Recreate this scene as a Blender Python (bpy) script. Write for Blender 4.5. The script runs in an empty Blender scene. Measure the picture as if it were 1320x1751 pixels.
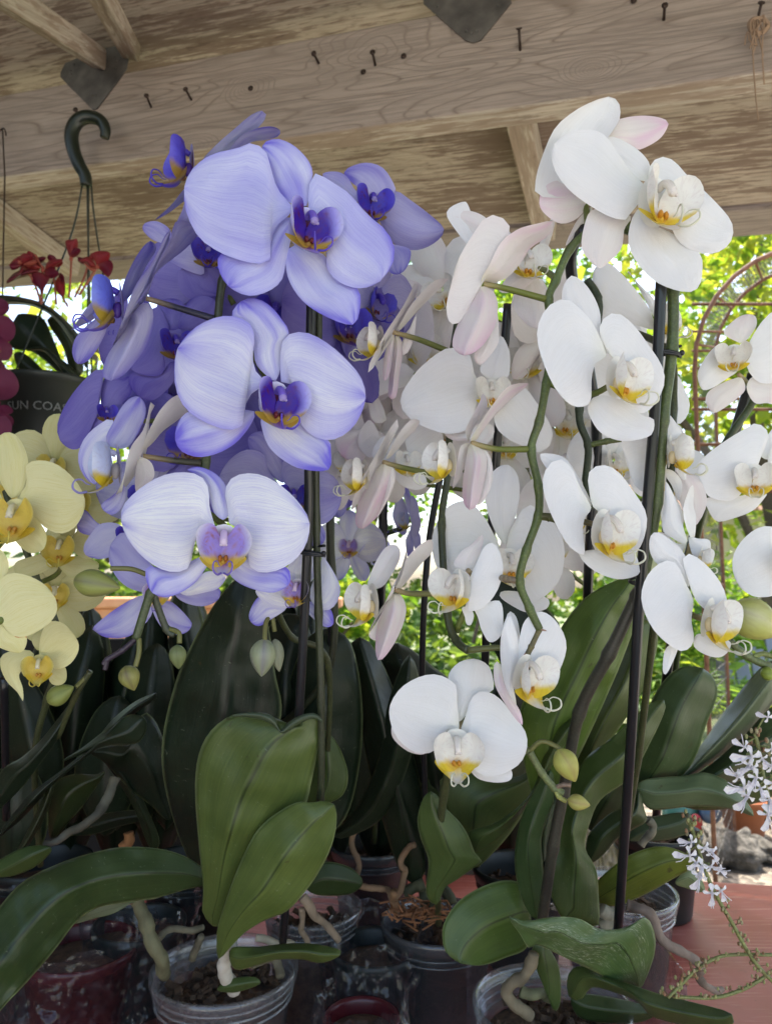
import bpy, math, random
from mathutils import Vector, Matrix, noise
import numpy as np
R = math.radians
random.seed(7)
sc = bpy.context.scene
COL = sc.collection

# ------------------------------------------------------------------ camera
CAMZ = 1.35; PITCH = R(5.58); FPX = 1273.0; PW, PH = 1320.0, 1751.0
cam_d = bpy.data.cameras.new("camera"); cam = bpy.data.objects.new("camera", cam_d); COL.objects.link(cam)
cam.location = (0, 0, CAMZ); cam.rotation_euler = (math.pi/2 + PITCH, 0, 0)
cam_d.sensor_fit = 'VERTICAL'; cam_d.sensor_height = 36.0; cam_d.lens = 36.0*FPX/PH
cam_d.clip_start = 0.02; cam_d.clip_end = 400
cam_d.dof.use_dof = True; cam_d.dof.focus_distance = 0.47; cam_d.dof.aperture_fstop = 15.0
sc.camera = cam
# ------------------------------------------------------------------ world, sun, exposure
SUN_EL, SUN_AZ = 69, 24          # sun high behind the garden, a little to the right
w = bpy.data.worlds.new("World"); sc.world = w; w.use_nodes = True
nt = w.node_tree; nt.nodes.clear()
sky = nt.nodes.new('ShaderNodeTexSky'); sky.sky_type = 'NISHITA'; sky.sun_disc = False
sky.sun_elevation = R(SUN_EL); sky.sun_rotation = R(SUN_AZ); sky.dust_density = 3.0; sky.ozone_density = .4
bg = nt.nodes.new('ShaderNodeBackground'); bg.inputs[1].default_value = 0.15
ow = nt.nodes.new('ShaderNodeOutputWorld')
nt.links.new(sky.outputs[0], bg.inputs[0]); nt.links.new(bg.outputs[0], ow.inputs[0])
sl = bpy.data.lights.new("sun", 'SUN'); sl.energy = 3.6; sl.angle = R(0.53); sl.color = (1, .95, .87)
so = bpy.data.objects.new("sun", sl); COL.objects.link(so)
_sd = Vector((math.sin(R(SUN_AZ))*math.cos(R(SUN_EL)), math.cos(R(SUN_AZ))*math.cos(R(SUN_EL)), math.sin(R(SUN_EL))))
so.rotation_euler = _sd.to_track_quat('Z', 'Y').to_euler(); so.location = (2, 2, 6)
sc.view_settings.view_transform = 'Standard'; sc.view_settings.look = 'None'
sc.view_settings.exposure = 1.9; sc.view_settings.gamma = 1
sc.render.engine = 'CYCLES'
sc.cycles.max_bounces = 10; sc.cycles.diffuse_bounces = 3; sc.cycles.transmission_bounces = 6
sc.cycles.transparent_max_bounces = 16; sc.cycles.use_denoising = True
sc.cycles.sample_clamp_indirect = 6

# ------------------------------------------------------------------ picture helpers (a pixel of the photo at a depth -> a point in space)
FWD = Vector((0, math.cos(PITCH), math.sin(PITCH))); RIGHT = Vector((1, 0, 0)); UP = Vector((0, -math.sin(PITCH), math.cos(PITCH)))
CAMP = Vector((0, 0, CAMZ))
def ray(px, py): return FWD + RIGHT*((px-660)/FPX) + UP*((875.5-py)/FPX)
def P(px, py, d): return CAMP + ray(px, py)*d
def onz(px, py, z):
    r = ray(px, py); return CAMP + r*((z-CAMZ)/r.z)
ZM = {'U': (0,0,1), 'A': (200,180,.42424), 'B': (120,650,.40909), 'C': (0,380,.30303), 'D': (560,400,.30303), 'E': (900,150,.31818),
 'F': (880,650,.33333), 'G': (560,750,.34268), 'H': (0,850,.30303), 'I': (0,1300,.30303), 'J': (250,1180,.34091), 'K': (600,1200,.34091),
 'L': (900,1200,.31818), 'M': (100,180,.22727), 'N': (400,230,.22727), 'O': (90,440,.22727), 'P': (560,440,.22727), 'Q': (680,560,.22727),
 'R': (1050,700,.20455), 'S': (560,840,.22727), 'T': (1120,380,.19417), 'V': (620,0,.5303), 'AA': (0,400,.19417), 'AB': (1120,1040,.15152),
 'AC': (1140,1340,.13636), 'AD': (940,560,.19697), 'AE': (400,480,.18182), 'AF': (560,860,.12121), 'AG': (0,1180,.25758)}
def pts(z, s):
    a = [float(t) for t in s.split()] if isinstance(s, str) else list(s)
    ox, oy, k = ZM[z]
    return [(ox+k*a[i], oy+k*a[i+1]) for i in range(0, len(a)-1, 2)]

# ------------------------------------------------------------------ object helpers
def tag(o, label=None, cat=None, group=None, kind=None):
    if label: o['label'] = label
    if cat: o['category'] = cat
    if group: o['group'] = group
    if kind: o['kind'] = kind
    return o
def empty(name, loc, label=None, cat=None, group=None, kind=None):
    o = bpy.data.objects.new(name, None); COL.objects.link(o); o.location = loc; o.empty_display_size = .02
    return tag(o, label, cat, group, kind)
def wloc(o):
    v = Vector(o.location); p = o.parent
    while p: v += Vector(p.location); p = p.parent
    return v
class MB:
    """collects world-space geometry for one mesh"""
    def __init__(s): s.v = []; s.f = []; s.uv = []; s.c = []; s.m = []
    def add(s, V, Fc, UV=None, C=None, mi=0):
        b = len(s.v); s.v += [tuple(p) for p in V]
        s.f += [tuple(b+i for i in q) for q in Fc]; s.m += [mi]*len(Fc)
        s.uv += (UV if UV else [(0, 0)]*len(V))
        if C is None: C = (1, 1, 1)
        s.c += (C if isinstance(C, list) else [C]*len(V))
        return s
    def box(s, c, sz, M=None, col=None, mi=0):
        M = M or Matrix.Identity(3); c = Vector(c)
        V = [c + M @ Vector((x*sz[0]/2, y*sz[1]/2, z*sz[2]/2)) for x in (-1,1) for y in (-1,1) for z in (-1,1)]
        return s.add(V, [(0,1,3,2),(4,6,7,5),(0,4,5,1),(2,3,7,6),(0,2,6,4),(1,5,7,3)], None, col, mi)
    def tube(s, path, rad, n=8, col=None, caps=True, mi=0, bump=0):
        path = [Vector(p) for p in path]; m = len(path)
        if not isinstance(rad, (list, tuple)): rad = [rad]*m
        V = []; C = []; UV = []; ref = None; L = 0
        for i in range(m):
            t = (path[min(i+1, m-1)]-path[max(i-1, 0)]); t = t.normalized() if t.length > 1e-9 else Vector((0,0,1))
            if i: L += (path[i]-path[i-1]).length
            if ref is None:
                ref = t.orthogonal().normalized()
            ref = (ref - t*ref.dot(t)).normalized(); bi = t.cross(ref)
            for k in range(n):
                a = 2*math.pi*k/n; r = rad[i]*(1+bump*noise.noise(path[i]*300+Vector((k*1.3, 0, 0))))
                V.append(path[i] + (ref*math.cos(a) + bi*math.sin(a))*r); UV.append((L*10, k/n))
                C.append(col[i] if isinstance(col, list) else (col or (1,1,1)))
        Fc = [(i*n+k, i*n+(k+1) % n, (i+1)*n+(k+1) % n, (i+1)*n+k) for i in range(m-1) for k in range(n)]
        if caps: Fc += [tuple(range(n-1, -1, -1)), tuple((m-1)*n+k for k in range(n))]
        return s.add(V, Fc, UV, C, mi)
    def ball(s, c, r, col=None, M=None, n=10, mi=0, wob=0):
        M = M or Matrix.Identity(3); c = Vector(c); V = []; Fc = []
        if not isinstance(r, (tuple, list)): r = (r, r, r)
        for i in range(n+1):
            th = math.pi*i/n
            for k in range(n):
                a = 2*math.pi*k/n; q = Vector((math.sin(th)*math.cos(a), math.sin(th)*math.sin(a), math.cos(th)))
                wv = 1 + wob*noise.noise(q*2.1+c*50)
                V.append(c + M @ Vector((q.x*r[0]*wv, q.y*r[1]*wv, q.z*r[2]*wv)))
        for i in range(n):
            for k in range(n): Fc.append((i*n+k, (i+1)*n+k, (i+1)*n+(k+1) % n, i*n+(k+1) % n))
        return s.add(V, Fc, None, col, mi)
    def lathe(s, c, prof, n=40, col=None, mi=0, axis=None):
        c = Vector(c); V = []; M = axis or Matrix.Identity(3)
        for r, z in prof:
            for k in range(n):
                a = 2*math.pi*k/n; V.append(c + M @ Vector((r*math.cos(a), r*math.sin(a), z)))
        m = len(prof)
        Fc = [(i*n+k, i*n+(k+1) % n, (i+1)*n+(k+1) % n, (i+1)*n+k) for i in range(m-1) for k in range(n)]
        return s.add(V, Fc, None, col, mi)
    def build(s, name, mat, parent=None, origin=None, smooth=True, solid=0, bevel=0):
        po = wloc(parent) if parent else Vector((0,0,0))
        A = np.array(s.v)
        if origin is None: origin = Vector(((A[:,0].min()+A[:,0].max())/2, (A[:,1].min()+A[:,1].max())/2, A[:,2].min()))
        origin = Vector(origin)
        me = bpy.data.meshes.new(name); me.from_pydata([tuple(r) for r in (A - np.array(origin))], [], s.f)
        me.validate(); 
        uvl = me.uv_layers.new(name='UVMap'); li = np.zeros(len(me.loops), dtype=np.int32); me.loops.foreach_get('vertex_index', li)
        uvl.data.foreach_set('uv', np.array(s.uv, dtype=np.float32)[li].ravel())
        ca = me.color_attributes.new('Col', 'FLOAT_COLOR', 'POINT')
        C = np.ones((len(s.v), 4), dtype=np.float32); C[:, :3] = np.array(s.c, dtype=np.float32); ca.data.foreach_set('color', C.ravel())
        for mm in (mat if isinstance(mat, (list, tuple)) else [mat]): me.materials.append(mm)
        if isinstance(mat, (list, tuple)) and len(me.polygons) == len(s.m): me.polygons.foreach_set('material_index', s.m)
        me.polygons.foreach_set('use_smooth', [smooth]*len(me.polygons)); me.update()
        o = bpy.data.objects.new(name, me); COL.objects.link(o)
        if parent: o.parent = parent
        o.location = origin - po
        if bevel:
            b = o.modifiers.new('bevel', 'BEVEL'); b.width = bevel; b.segments = 2; b.limit_method = 'ANGLE'
        if solid:
            b = o.modifiers.new('solid', 'SOLIDIFY'); b.thickness = solid; b.offset = 0
        return o
def catmull(p, n=8, closed=False):
    out = []; m = len(p); k = len(p[0]) if not isinstance(p[0], Vector) else 3
    segs = m if closed else m-1
    for i in range(segs):
        if closed: a, b, c, d = p[(i-1) % m], p[i], p[(i+1) % m], p[(i+2) % m]
        else: a, b, c, d = p[max(i-1, 0)], p[i], p[i+1], p[min(i+2, m-1)]
        for j in range(n):
            t = j/n; t2 = t*t; t3 = t2*t
            out.append(tuple(.5*((2*b[q]) + (-a[q]+c[q])*t + (2*a[q]-5*b[q]+4*c[q]-d[q])*t2 + (-a[q]+3*b[q]-3*c[q]+d[q])*t3) for q in range(k)))
    if not closed: out.append(tuple(p[-1]))
    return out
def resample(p, n):
    L = [0]
    for i in range(1, len(p)): L.append(L[-1] + math.dist(p[i], p[i-1]))
    out = []; T = L[-1] or 1; j = 0
    for i in range(n):
        t = T*i/(n-1)
        while j < len(p)-2 and L[j+1] < t: j += 1
        f = (t-L[j])/max(L[j+1]-L[j], 1e-9)
        out.append(tuple(p[j][q]+(p[j+1][q]-p[j][q])*f for q in range(len(p[0]))))
    return out
def outline_grid(op, nu, nv, tip=None):
    """closed outline starting at its base -> grid rows base..tip, columns left..right"""
    m = len(op)
    if tip is None: tip = max(range(1, m), key=lambda i: math.dist(op[i], op[0]))
    sm = catmull(op, 6, True); ti = tip*6
    Lc = resample(sm[:ti+1], nu+1); Rc = resample(list(reversed(sm[ti:])) + [] if False else [sm[0]]+list(reversed(sm[ti:])), nu+1)
    g = []
    for i in range(nu+1):
        row = []
        for j in range(nv+1):
            v = j/nv; row.append((Lc[i][0]*(1-v)+Rc[i][0]*v, Lc[i][1]*(1-v)+Rc[i][1]*v, i/nu, v))
        g.append(row)
    return g, math.dist(op[0], op[tip])
def grid_faces(nu, nv): return [(i*(nv+1)+j, i*(nv+1)+j+1, (i+1)*(nv+1)+j+1, (i+1)*(nv+1)+j) for i in range(nu) for j in range(nv)]

# ------------------------------------------------------------------ materials
def srgb(r, g, b):
    f = lambda c: (c/255/12.92 if c <= 10 else ((c/255+.055)/1.055)**2.4)
    return (f(r), f(g), f(b))
class NT:
    def __init__(s, name):
        s.m = bpy.data.materials.new(name); s.m.use_nodes = True; s.t = s.m.node_tree; s.t.nodes.clear()
        s.out = s.n('ShaderNodeOutputMaterial')
    def n(s, ty, **kw):
        q = s.t.nodes.new(ty)
        for k, v in kw.items():
            if k in q.inputs and not hasattr(q, k): q.inputs[k].default_value = v
            else: setattr(q, k, v)
        return q
    def l(s, a, b): s.t.links.new(a, b); return s
    def ramp(s, src, stops):
        r = s.n('ShaderNodeValToRGB'); e = r.color_ramp.elements
        while len(e) < len(stops): e.new(.5)
        for q, (p, c) in zip(e, stops): q.position = p; q.color = (c[0], c[1], c[2], 1) if not isinstance(c, (int, float)) else (c, c, c, 1)
        s.l(src, r.inputs[0]); return r.outputs[0]
    def mix(s, f, a, b, mode='MIX'):
        q = s.n('ShaderNodeMix', data_type='RGBA', blend_type=mode)
        for x, i in ((f, 0), (a, 6), (b, 7)):
            if hasattr(x, 'links') or isinstance(x, bpy.types.NodeSocket): s.l(x, q.inputs[i])
            elif isinstance(x, (int, float)) : q.inputs[i].default_value = x if i == 0 else (x, x, x, 1)
            else: q.inputs[i].default_value = (*x, 1)
        return q.outputs[2]
    def math(s, op, a, b=None):
        q = s.n('ShaderNodeMath', operation=op)
        for x, i in ((a, 0), (b, 1)):
            if x is None: continue
            if isinstance(x, bpy.types.NodeSocket): s.l(x, q.inputs[i])
            else: q.inputs[i].default_value = x
        return q.outputs[0]
    def noise(s, vec, scale, detail=4, rough=.55, dist=0):
        q = s.n('ShaderNodeTexNoise'); q.inputs['Scale'].default_value = scale; q.inputs['Detail'].default_value = detail
        q.inputs['Roughness'].default_value = rough; q.inputs['Distortion'].default_value = dist
        if vec is not None: s.l(vec, q.inputs['Vector'])
        return q.outputs['Fac']
    def mapping(s, vec, scale=(1,1,1), loc=(0,0,0), rot=(0,0,0)):
        q = s.n('ShaderNodeMapping'); q.inputs['Scale'].default_value = scale; q.inputs['Location'].default_value = loc; q.inputs['Rotation'].default_value = rot
        s.l(vec, q.inputs['Vector']); return q.outputs[0]
    def bump(s, h, strength, dist=.001):
        q = s.n('ShaderNodeBump'); q.inputs['Strength'].default_value = strength; q.inputs['Distance'].default_value = dist; s.l(h, q.inputs['Height']); return q.outputs[0]
    def obj(s): return s.n('ShaderNodeTexCoord').outputs['Object']
    def uv(s): return s.n('ShaderNodeTexCoord').outputs['UV']
    def col(s): return s.n('ShaderNodeVertexColor', layer_name='Col').outputs[0]
    def pbr(s, col, rough=.6, normal=None, metal=0, trans=0, alpha=1, spec=.5, transl=None, coat=0):
        b = s.n('ShaderNodeBsdfPrincipled'); b.inputs['Metallic'].default_value = metal
        for x, k in ((col, 'Base Color'), (rough, 'Roughness'), (alpha, 'Alpha')):
            if isinstance(x, bpy.types.NodeSocket): s.l(x, b.inputs[k])
            elif k == 'Base Color': b.inputs[k].default_value = (*x, 1)
            else: b.inputs[k].default_value = x
        b.inputs['Specular IOR Level'].default_value = spec; b.inputs['Transmission Weight'].default_value = trans; b.inputs['Coat Weight'].default_value = coat
        if normal is not None: s.l(normal, b.inputs['Normal'])
        o = b.outputs[0]
        if transl:
            t = s.n('ShaderNodeBsdfTranslucent')
            tc = transl[1] if len(transl) > 1 else col
            if isinstance(tc, bpy.types.NodeSocket): s.l(tc, t.inputs[0])
            else: t.inputs[0].default_value = (*tc, 1)
            mx = s.n('ShaderNodeMixShader'); mx.inputs[0].default_value = transl[0]
            s.l(o, mx.inputs[1]); s.l(t.outputs[0], mx.inputs[2]); o = mx.outputs[0]
        s.l(o, s.out.inputs[0]); return s.m
def simple(name, col, rough=.6, **k): return NT(name).pbr(col, rough, **k)

def petal_mat(name, veincol, vein=.35):
    t = NT(name); uv = t.uv(); c = t.col(); ob = t.obj()
    rnd = t.n('ShaderNodeObjectInfo').outputs['Random']
    cmb = t.n('ShaderNodeCombineXYZ'); t.l(rnd, cmb.inputs[2]); 
    add = t.n('ShaderNodeVectorMath', operation='ADD'); t.l(uv, add.inputs[0]); sc_ = t.n('ShaderNodeVectorMath', operation='SCALE'); t.l(cmb.outputs[0], sc_.inputs[0]); sc_.inputs['Scale'].default_value = 50
    t.l(sc_.outputs[0], add.inputs[1]); v = add.outputs[0]
    st = t.noise(t.mapping(v, (1.3, 44, 1)), 1, 5, .66, .5)        # veins fan from base to tip
    st2 = t.noise(t.mapping(v, (1.5, 9, 1)), 1, 4, .6, .4)
    line = t.ramp(st, [(.455, 1), (.49, 0), (.51, 0), (.545, 1)])
    f = t.math('MULTIPLY', t.math('SUBTRACT', 1, line), vein)
    f2 = t.math('MULTIPLY', t.ramp(st2, [(.45, 0), (.75, 1)]), vein*.45)
    c1 = t.mix(f, c, t.mix(1.0, c, veincol, 'MULTIPLY')); c2 = t.mix(f2, c1, t.mix(1.0, c1, veincol, 'MULTIPLY'))
    cell = t.noise(ob, 1500, 2, .6); big = t.noise(ob, 120, 3, .6)
    h = t.math('ADD', t.math('MULTIPLY', st, .28), t.math('ADD', t.math('MULTIPLY', cell, .9), t.math('MULTIPLY', big, 1.2)))
    nrm = t.bump(h, .5, .0007)
    return t.pbr(c2, .55, nrm, spec=.28, transl=(.26,))
M = {}
M['violet'] = petal_mat('violet_petal', srgb(172, 164, 234), .28)
M['white'] = petal_mat('white_petal', srgb(232, 229, 226), .18)
M['yellow'] = petal_mat('yellow_petal', srgb(235, 228, 170), .35)
def lip_mat():
    t = NT('lip'); c = t.col(); n = t.noise(t.obj(), 500, 3); s_ = t.noise(t.mapping(t.uv(), (2.5, 30, 1)), 1, 4, .6, .6)
    c = t.mix(t.ramp(s_, [(.50, 0), (.60, .45)]), c, t.mix(1.0, c, (.84, .78, .80), 'MULTIPLY'))
    return t.pbr(c, .4, t.bump(n, .25, .0005), spec=.4, transl=(.25,))
M['lip'] = lip_mat()
def leaf_mat(name='leaf', dusty=0):
    t = NT(name); uv = t.uv(); c = t.col(); ob = t.obj()
    st = t.noise(t.mapping(uv, (1.5, 46, 1)), 1, 3, .6); bl = t.noise(ob, 22, 5, .6); sp = t.noise(ob, 420, 2, .5)
    c1 = t.mix(t.ramp(st, [(.38, 0), (.62, 1)]), c, t.mix(1.0, c, (1.28, 1.25, 1.18), 'MULTIPLY'))
    c2 = t.mix(t.ramp(bl, [(.35, 0), (.7, .8)]), c1, t.mix(1.0, c1, (.62, .68, .6), 'MULTIPLY'))
    sx = t.n('ShaderNodeSeparateXYZ'); t.l(uv, sx.inputs[0])
    mid = t.math('ABSOLUTE', t.math('SUBTRACT', sx.outputs[1], .5))
    c3 = t.mix(t.ramp(mid, [(0, 1), (.010, .8), (.022, 0)]), c2, t.mix(1.0, c2, (.32, .38, .28), 'MULTIPLY'))
    c4 = t.mix(t.ramp(mid, [(.47, 0), (.495, .55), (.5, .6)]), c3, (.28, .34, .16))
    dust = t.noise(ob, 260, 3, .7)
    c5 = t.mix(t.ramp(dust, [(.69, 0), (.76, .3)]), c4, (.35, .38, .3))
    sc_ = t.noise(t.mapping(uv, (40, 8, 1)), 1, 3, .6, 1.5); c5 = t.mix(t.ramp(sc_, [(.68, 0), (.71, .3)]), c5, (.30, .34, .24))
    if dusty:
        d_ = t.noise(t.mapping(uv, (26, 90, 1)), 1, 3, .6, .4); b_ = t.noise(t.mapping(uv, (3, 4, 1)), 1, 3, .6)
        c5 = t.mix(t.math('MULTIPLY', t.ramp(d_, [(.56, 0), (.62, .8)]), t.ramp(b_, [(.42, 0), (.6, 1)])), c5, (.42, .46, .36))
    sp_ = t.noise(ob, 75, 3, .6); c5 = t.mix(t.ramp(sp_, [(.70, 0), (.74, .7)]), c5, (.045, .035, .015))
    rg = t.ramp(t.noise(ob, 35, 4), [(.3, .30), (.7, .52)])
    return t.pbr(c5, rg, t.bump(t.math('ADD', st, t.math('MULTIPLY', sp, .4)), .18, .0012), spec=.42, transl=(.07,))
M['leaf'] = leaf_mat(); M['dusty'] = leaf_mat('dusty_leaf', 1)
def stem_mat():
    t = NT('stem'); c = t.col(); n = t.noise(t.obj(), 700, 2); b = t.noise(t.obj(), 60, 4)
    c1 = t.mix(t.ramp(n, [(.5, 0), (.62, .5)]), c, t.mix(1.0, c, (1.9, 1.9, 1.7), 'MULTIPLY'))
    c2 = t.mix(t.ramp(b, [(.4, 0), (.65, .6)]), c1, t.mix(1.0, c1, (.6, .5, .55), 'MULTIPLY'))
    return t.pbr(c2, .45, t.bump(n, .3, .0004))
M['stem'] = stem_mat()
def root_mat():
    t = NT('root'); c = t.col(); n = t.noise(t.obj(), 260, 5, .7); b = t.noise(t.mapping(t.obj(), (1, 1, .4)), 90, 4)
    c1 = t.mix(t.ramp(b, [(.35, 0), (.7, .7)]), c, t.mix(1.0, c, (.5, .46, .4), 'MULTIPLY'))
    return t.pbr(c1, .8, t.bump(n, .6, .001))
M['root'] = root_mat()
M['stake'] = simple('black_plastic', (.012, .013, .015), .28)
# ------------------------------------------------------------------ blades (petals, sepals, leaves) traced in the photo, bent in depth
def mixc(a, b, f): f = max(0, min(1, f)); return tuple(a[i]+(b[i]-a[i])*f for i in range(3))
PAL = {
 'violet_a': dict(mat='violet', pale=(.66,.68,.93), deep=(.16,.12,.74), base=(.40,.40,.90), edge=.44, amt=.72),
 'violet_b': dict(mat='violet', pale=(.76,.77,.90), deep=(.15,.11,.72), base=(.46,.46,.90), edge=.46, amt=.85),
 'violet_c': dict(mat='violet', pale=(.87,.88,.91), deep=(.20,.18,.72), base=(.70,.72,.92), edge=.30, amt=.6),
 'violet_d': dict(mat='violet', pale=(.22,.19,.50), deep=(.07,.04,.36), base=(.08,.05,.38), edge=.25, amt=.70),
 'violet_e': dict(mat='violet', pale=(.47,.45,.71), deep=(.14,.11,.55), base=(.32,.30,.76), edge=.3, amt=.70),
 'violet_g': dict(mat='violet', pale=(.55,.54,.72), deep=(.17,.13,.60), base=(.40,.36,.62), edge=.45, amt=.70),
 'white': dict(mat='white', pale=(.86,.86,.88), deep=(.84,.78,.80), base=(.84,.84,.74), edge=0, amt=.2),
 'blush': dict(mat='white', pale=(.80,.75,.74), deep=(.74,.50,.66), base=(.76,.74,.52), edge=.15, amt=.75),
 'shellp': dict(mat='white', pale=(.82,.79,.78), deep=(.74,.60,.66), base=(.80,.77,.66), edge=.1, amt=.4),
 'yellow': dict(mat='yellow', pale=(.80,.76,.44), deep=(.72,.68,.28), base=(.74,.72,.36), edge=.1, amt=.4),
 'yellow_b': dict(mat='yellow', pale=(.62,.58,.33), deep=(.46,.50,.18), base=(.50,.50,.20), edge=.1, amt=.4),
}
def petal_color(pl, u, v, seed, kind):
    e = abs(2*v-1); nz = noise.noise(Vector((u*2.2+seed, v*2.6, seed*.37)))
    nz2 = noise.noise(Vector((u*1.4, v*9+seed, seed*1.7)))
    k = 1.0 if kind == 'p' else 1.9
    f = pl['amt']*(.5*max(0, nz+.05)*k + .35*max(0, nz2)*k + (.5 if kind != 'p' else .18)*max(0, u-.45)*k) + pl['edge']*(e**4)*.9*min(1, u*2.5)*(.6+1.2*max(0, nz+.3)) + pl['edge']*max(0, u-.74)*2.2*(.5+1.4*max(0, nz2+.3))
    nzt = max(0, noise.noise(Vector((u*1.7+seed*3, v*4, 8.)))+.05)*max(0, u-.35)*2.6; f += pl['amt']*nzt*.6
    c = mixc(pl['pale'], pl['deep'], min(.92, f))
    return mixc(c, pl['base'], max(0, 1-u/.28)**1.3*.8)
def blade(op, d, kind='p', d0=0, d1=0, cup=None, bow=None, tw=0, fold=0, ruf=.02, nu=16, nv=12, seed=0, colf=None, tip=None, roll=0):
    g, Lpx = outline_grid(op, nu, nv, tip); L = Lpx*d/FPX
    if cup is None: cup = .055
    if bow is None: bow = -.03
    V = []; UV = []; C = []
    for row in g:
        for (x, y, u, v) in row:
            w_ = 2*v-1
            s_ = math.sin(math.pi*min(1, u*.92+.04))
            dd = d0 + (d1-d0)*u + L*(cup*w_*w_*s_ + bow*math.sin(math.pi*u) + tw*w_*(.35+.65*s_) + fold*abs(w_)*s_ - fold*.5*s_ + roll*max(0, u-.7)**2*4)
            n1 = noise.noise(Vector((x/45.+seed, y/45., seed*.7))); n2 = noise.noise(Vector((x/17., y/17.+seed, 3+seed)))
            n3 = noise.noise(Vector((x/8., y/8., 9+seed)))
            dd -= L*(.010 if kind == 'p' else .016 if kind == 's' else 0)*math.exp(-(w_/.07)**2)*s_
            dd += L*ruf*(n1*2.2 + n2*.9*abs(w_) + n3*.8*max(0, abs(w_)-.7)*3)*min(1, u*3)
            V.append(P(x, y, d+dd)); UV.append((u, v)); C.append(colf(u, v) if colf else (1,1,1))
    return V, grid_faces(nu, nv), UV, C, P(op[0][0], op[0][1], d+d0)
SEED = [0]
def petal_obj(parent, kind, op, d, pal, **kw):
    SEED[0] += 1.37; s = SEED[0]; pl = PAL[pal]
    V, Fc, UV, C, o = blade(op, d, kind, seed=s, colf=lambda u, v: petal_color(pl, u, v, s, kind), **kw)
    return MB().add(V, Fc, UV, C).build('petal' if kind == 'p' else 'sepal', M[pl['mat']], parent, o)

# ------------------------------------------------------------------ lip and column
LPAL = {
 'violet': dict(lobe=(.40,.37,.86), lobe_in=(.05,.015,.36), lobe_edge=(.62,.62,.92), yel=(.62,.42,.06), call=(.14,.02,.03), mid=(.30,.22,.74), midc=(.12,.015,.07), col=(.20,.13,.62), tend=(.14,.09,.60)),
 'lilac': dict(lobe=(.62,.60,.86), lobe_in=(.36,.27,.72), lobe_edge=(.80,.80,.90), yel=(.80,.60,.08), call=(.42,.14,.02), mid=(.62,.62,.90), midc=(.30,.08,.22), col=(.70,.56,.80), tend=(.22,.16,.60)),
 'deep': dict(lobe=(.10,.08,.62), lobe_in=(.06,.04,.46), lobe_edge=(.14,.12,.66), yel=(.40,.26,.06), call=(.12,.02,.04), mid=(.12,.08,.60), midc=(.10,.02,.08), col=(.10,.06,.5), tend=(.09,.06,.52)),
 'blue': dict(lobe=(.16,.20,.80), lobe_in=(.14,.16,.74), lobe_edge=(.22,.28,.86), yel=(.42,.30,.04), call=(.12,.02,.04), mid=(.14,.10,.66), midc=(.10,.02,.08), col=(.12,.08,.6), tend=(.13,.10,.62)),
 'paleblue': dict(lobe=(.50,.56,.84), lobe_in=(.5,.56,.84), lobe_edge=(.60,.66,.86), yel=(.60,.46,.03), call=(.40,.30,.05), mid=(.62,.66,.84), midc=(.40,.30,.08), col=(.6,.6,.8), tend=(.30,.28,.62)),
 'white': dict(lobe=(.88,.87,.84), lobe_in=(.87,.85,.80), lobe_edge=(.88,.87,.84), yel=(.82,.64,.05), call=(.66,.30,.03), mid=(.88,.86,.80), midc=(.80,.56,.08), col=(.87,.83,.77), tend=(.80,.80,.66)),
 'yellow': dict(lobe=(.74,.64,.18), lobe_in=(.68,.52,.10), lobe_edge=(.80,.74,.34), yel=(.72,.54,.06), call=(.56,.28,.05), mid=(.76,.68,.2), midc=(.62,.38,.06), col=(.78,.74,.5), tend=(.7,.6,.12)),
}
def lip_frame(px, py, d, hpx, yaw, pitch, roll):
    s = hpx*d/FPX
    X, Y, Z = RIGHT.copy(), -FWD, UP.copy()                   # right, out to the viewer, up
    Mx = Matrix((X, Y, Z)).transposed()
    rot = Matrix.Rotation(R(-roll), 3, 'Y') @ Matrix.Rotation(R(0), 3, 'Z')
    # local: x right, y out, z up ; yaw + turns the flower to the right of the picture, pitch + looks down
    cy, sy = math.cos(R(yaw)), math.sin(R(yaw)); Rz = Matrix(((cy, sy, 0), (-sy, cy, 0), (0, 0, 1)))
    cp, sp = math.cos(R(pitch)), math.sin(R(pitch)); Rx = Matrix(((1, 0, 0), (0, cp, sp), (0, -sp, cp)))
    cr, sr = math.cos(R(roll)), math.sin(R(roll)); Ry = Matrix(((cr, 0, sr), (0, 1, 0), (-sr, 0, cr)))
    Q = Mx @ Ry @ Rz @ Rx
    o = P(px, py, d)
    return lambda x, y, z: o + (Q @ Vector((x, y, z)))*s
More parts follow.
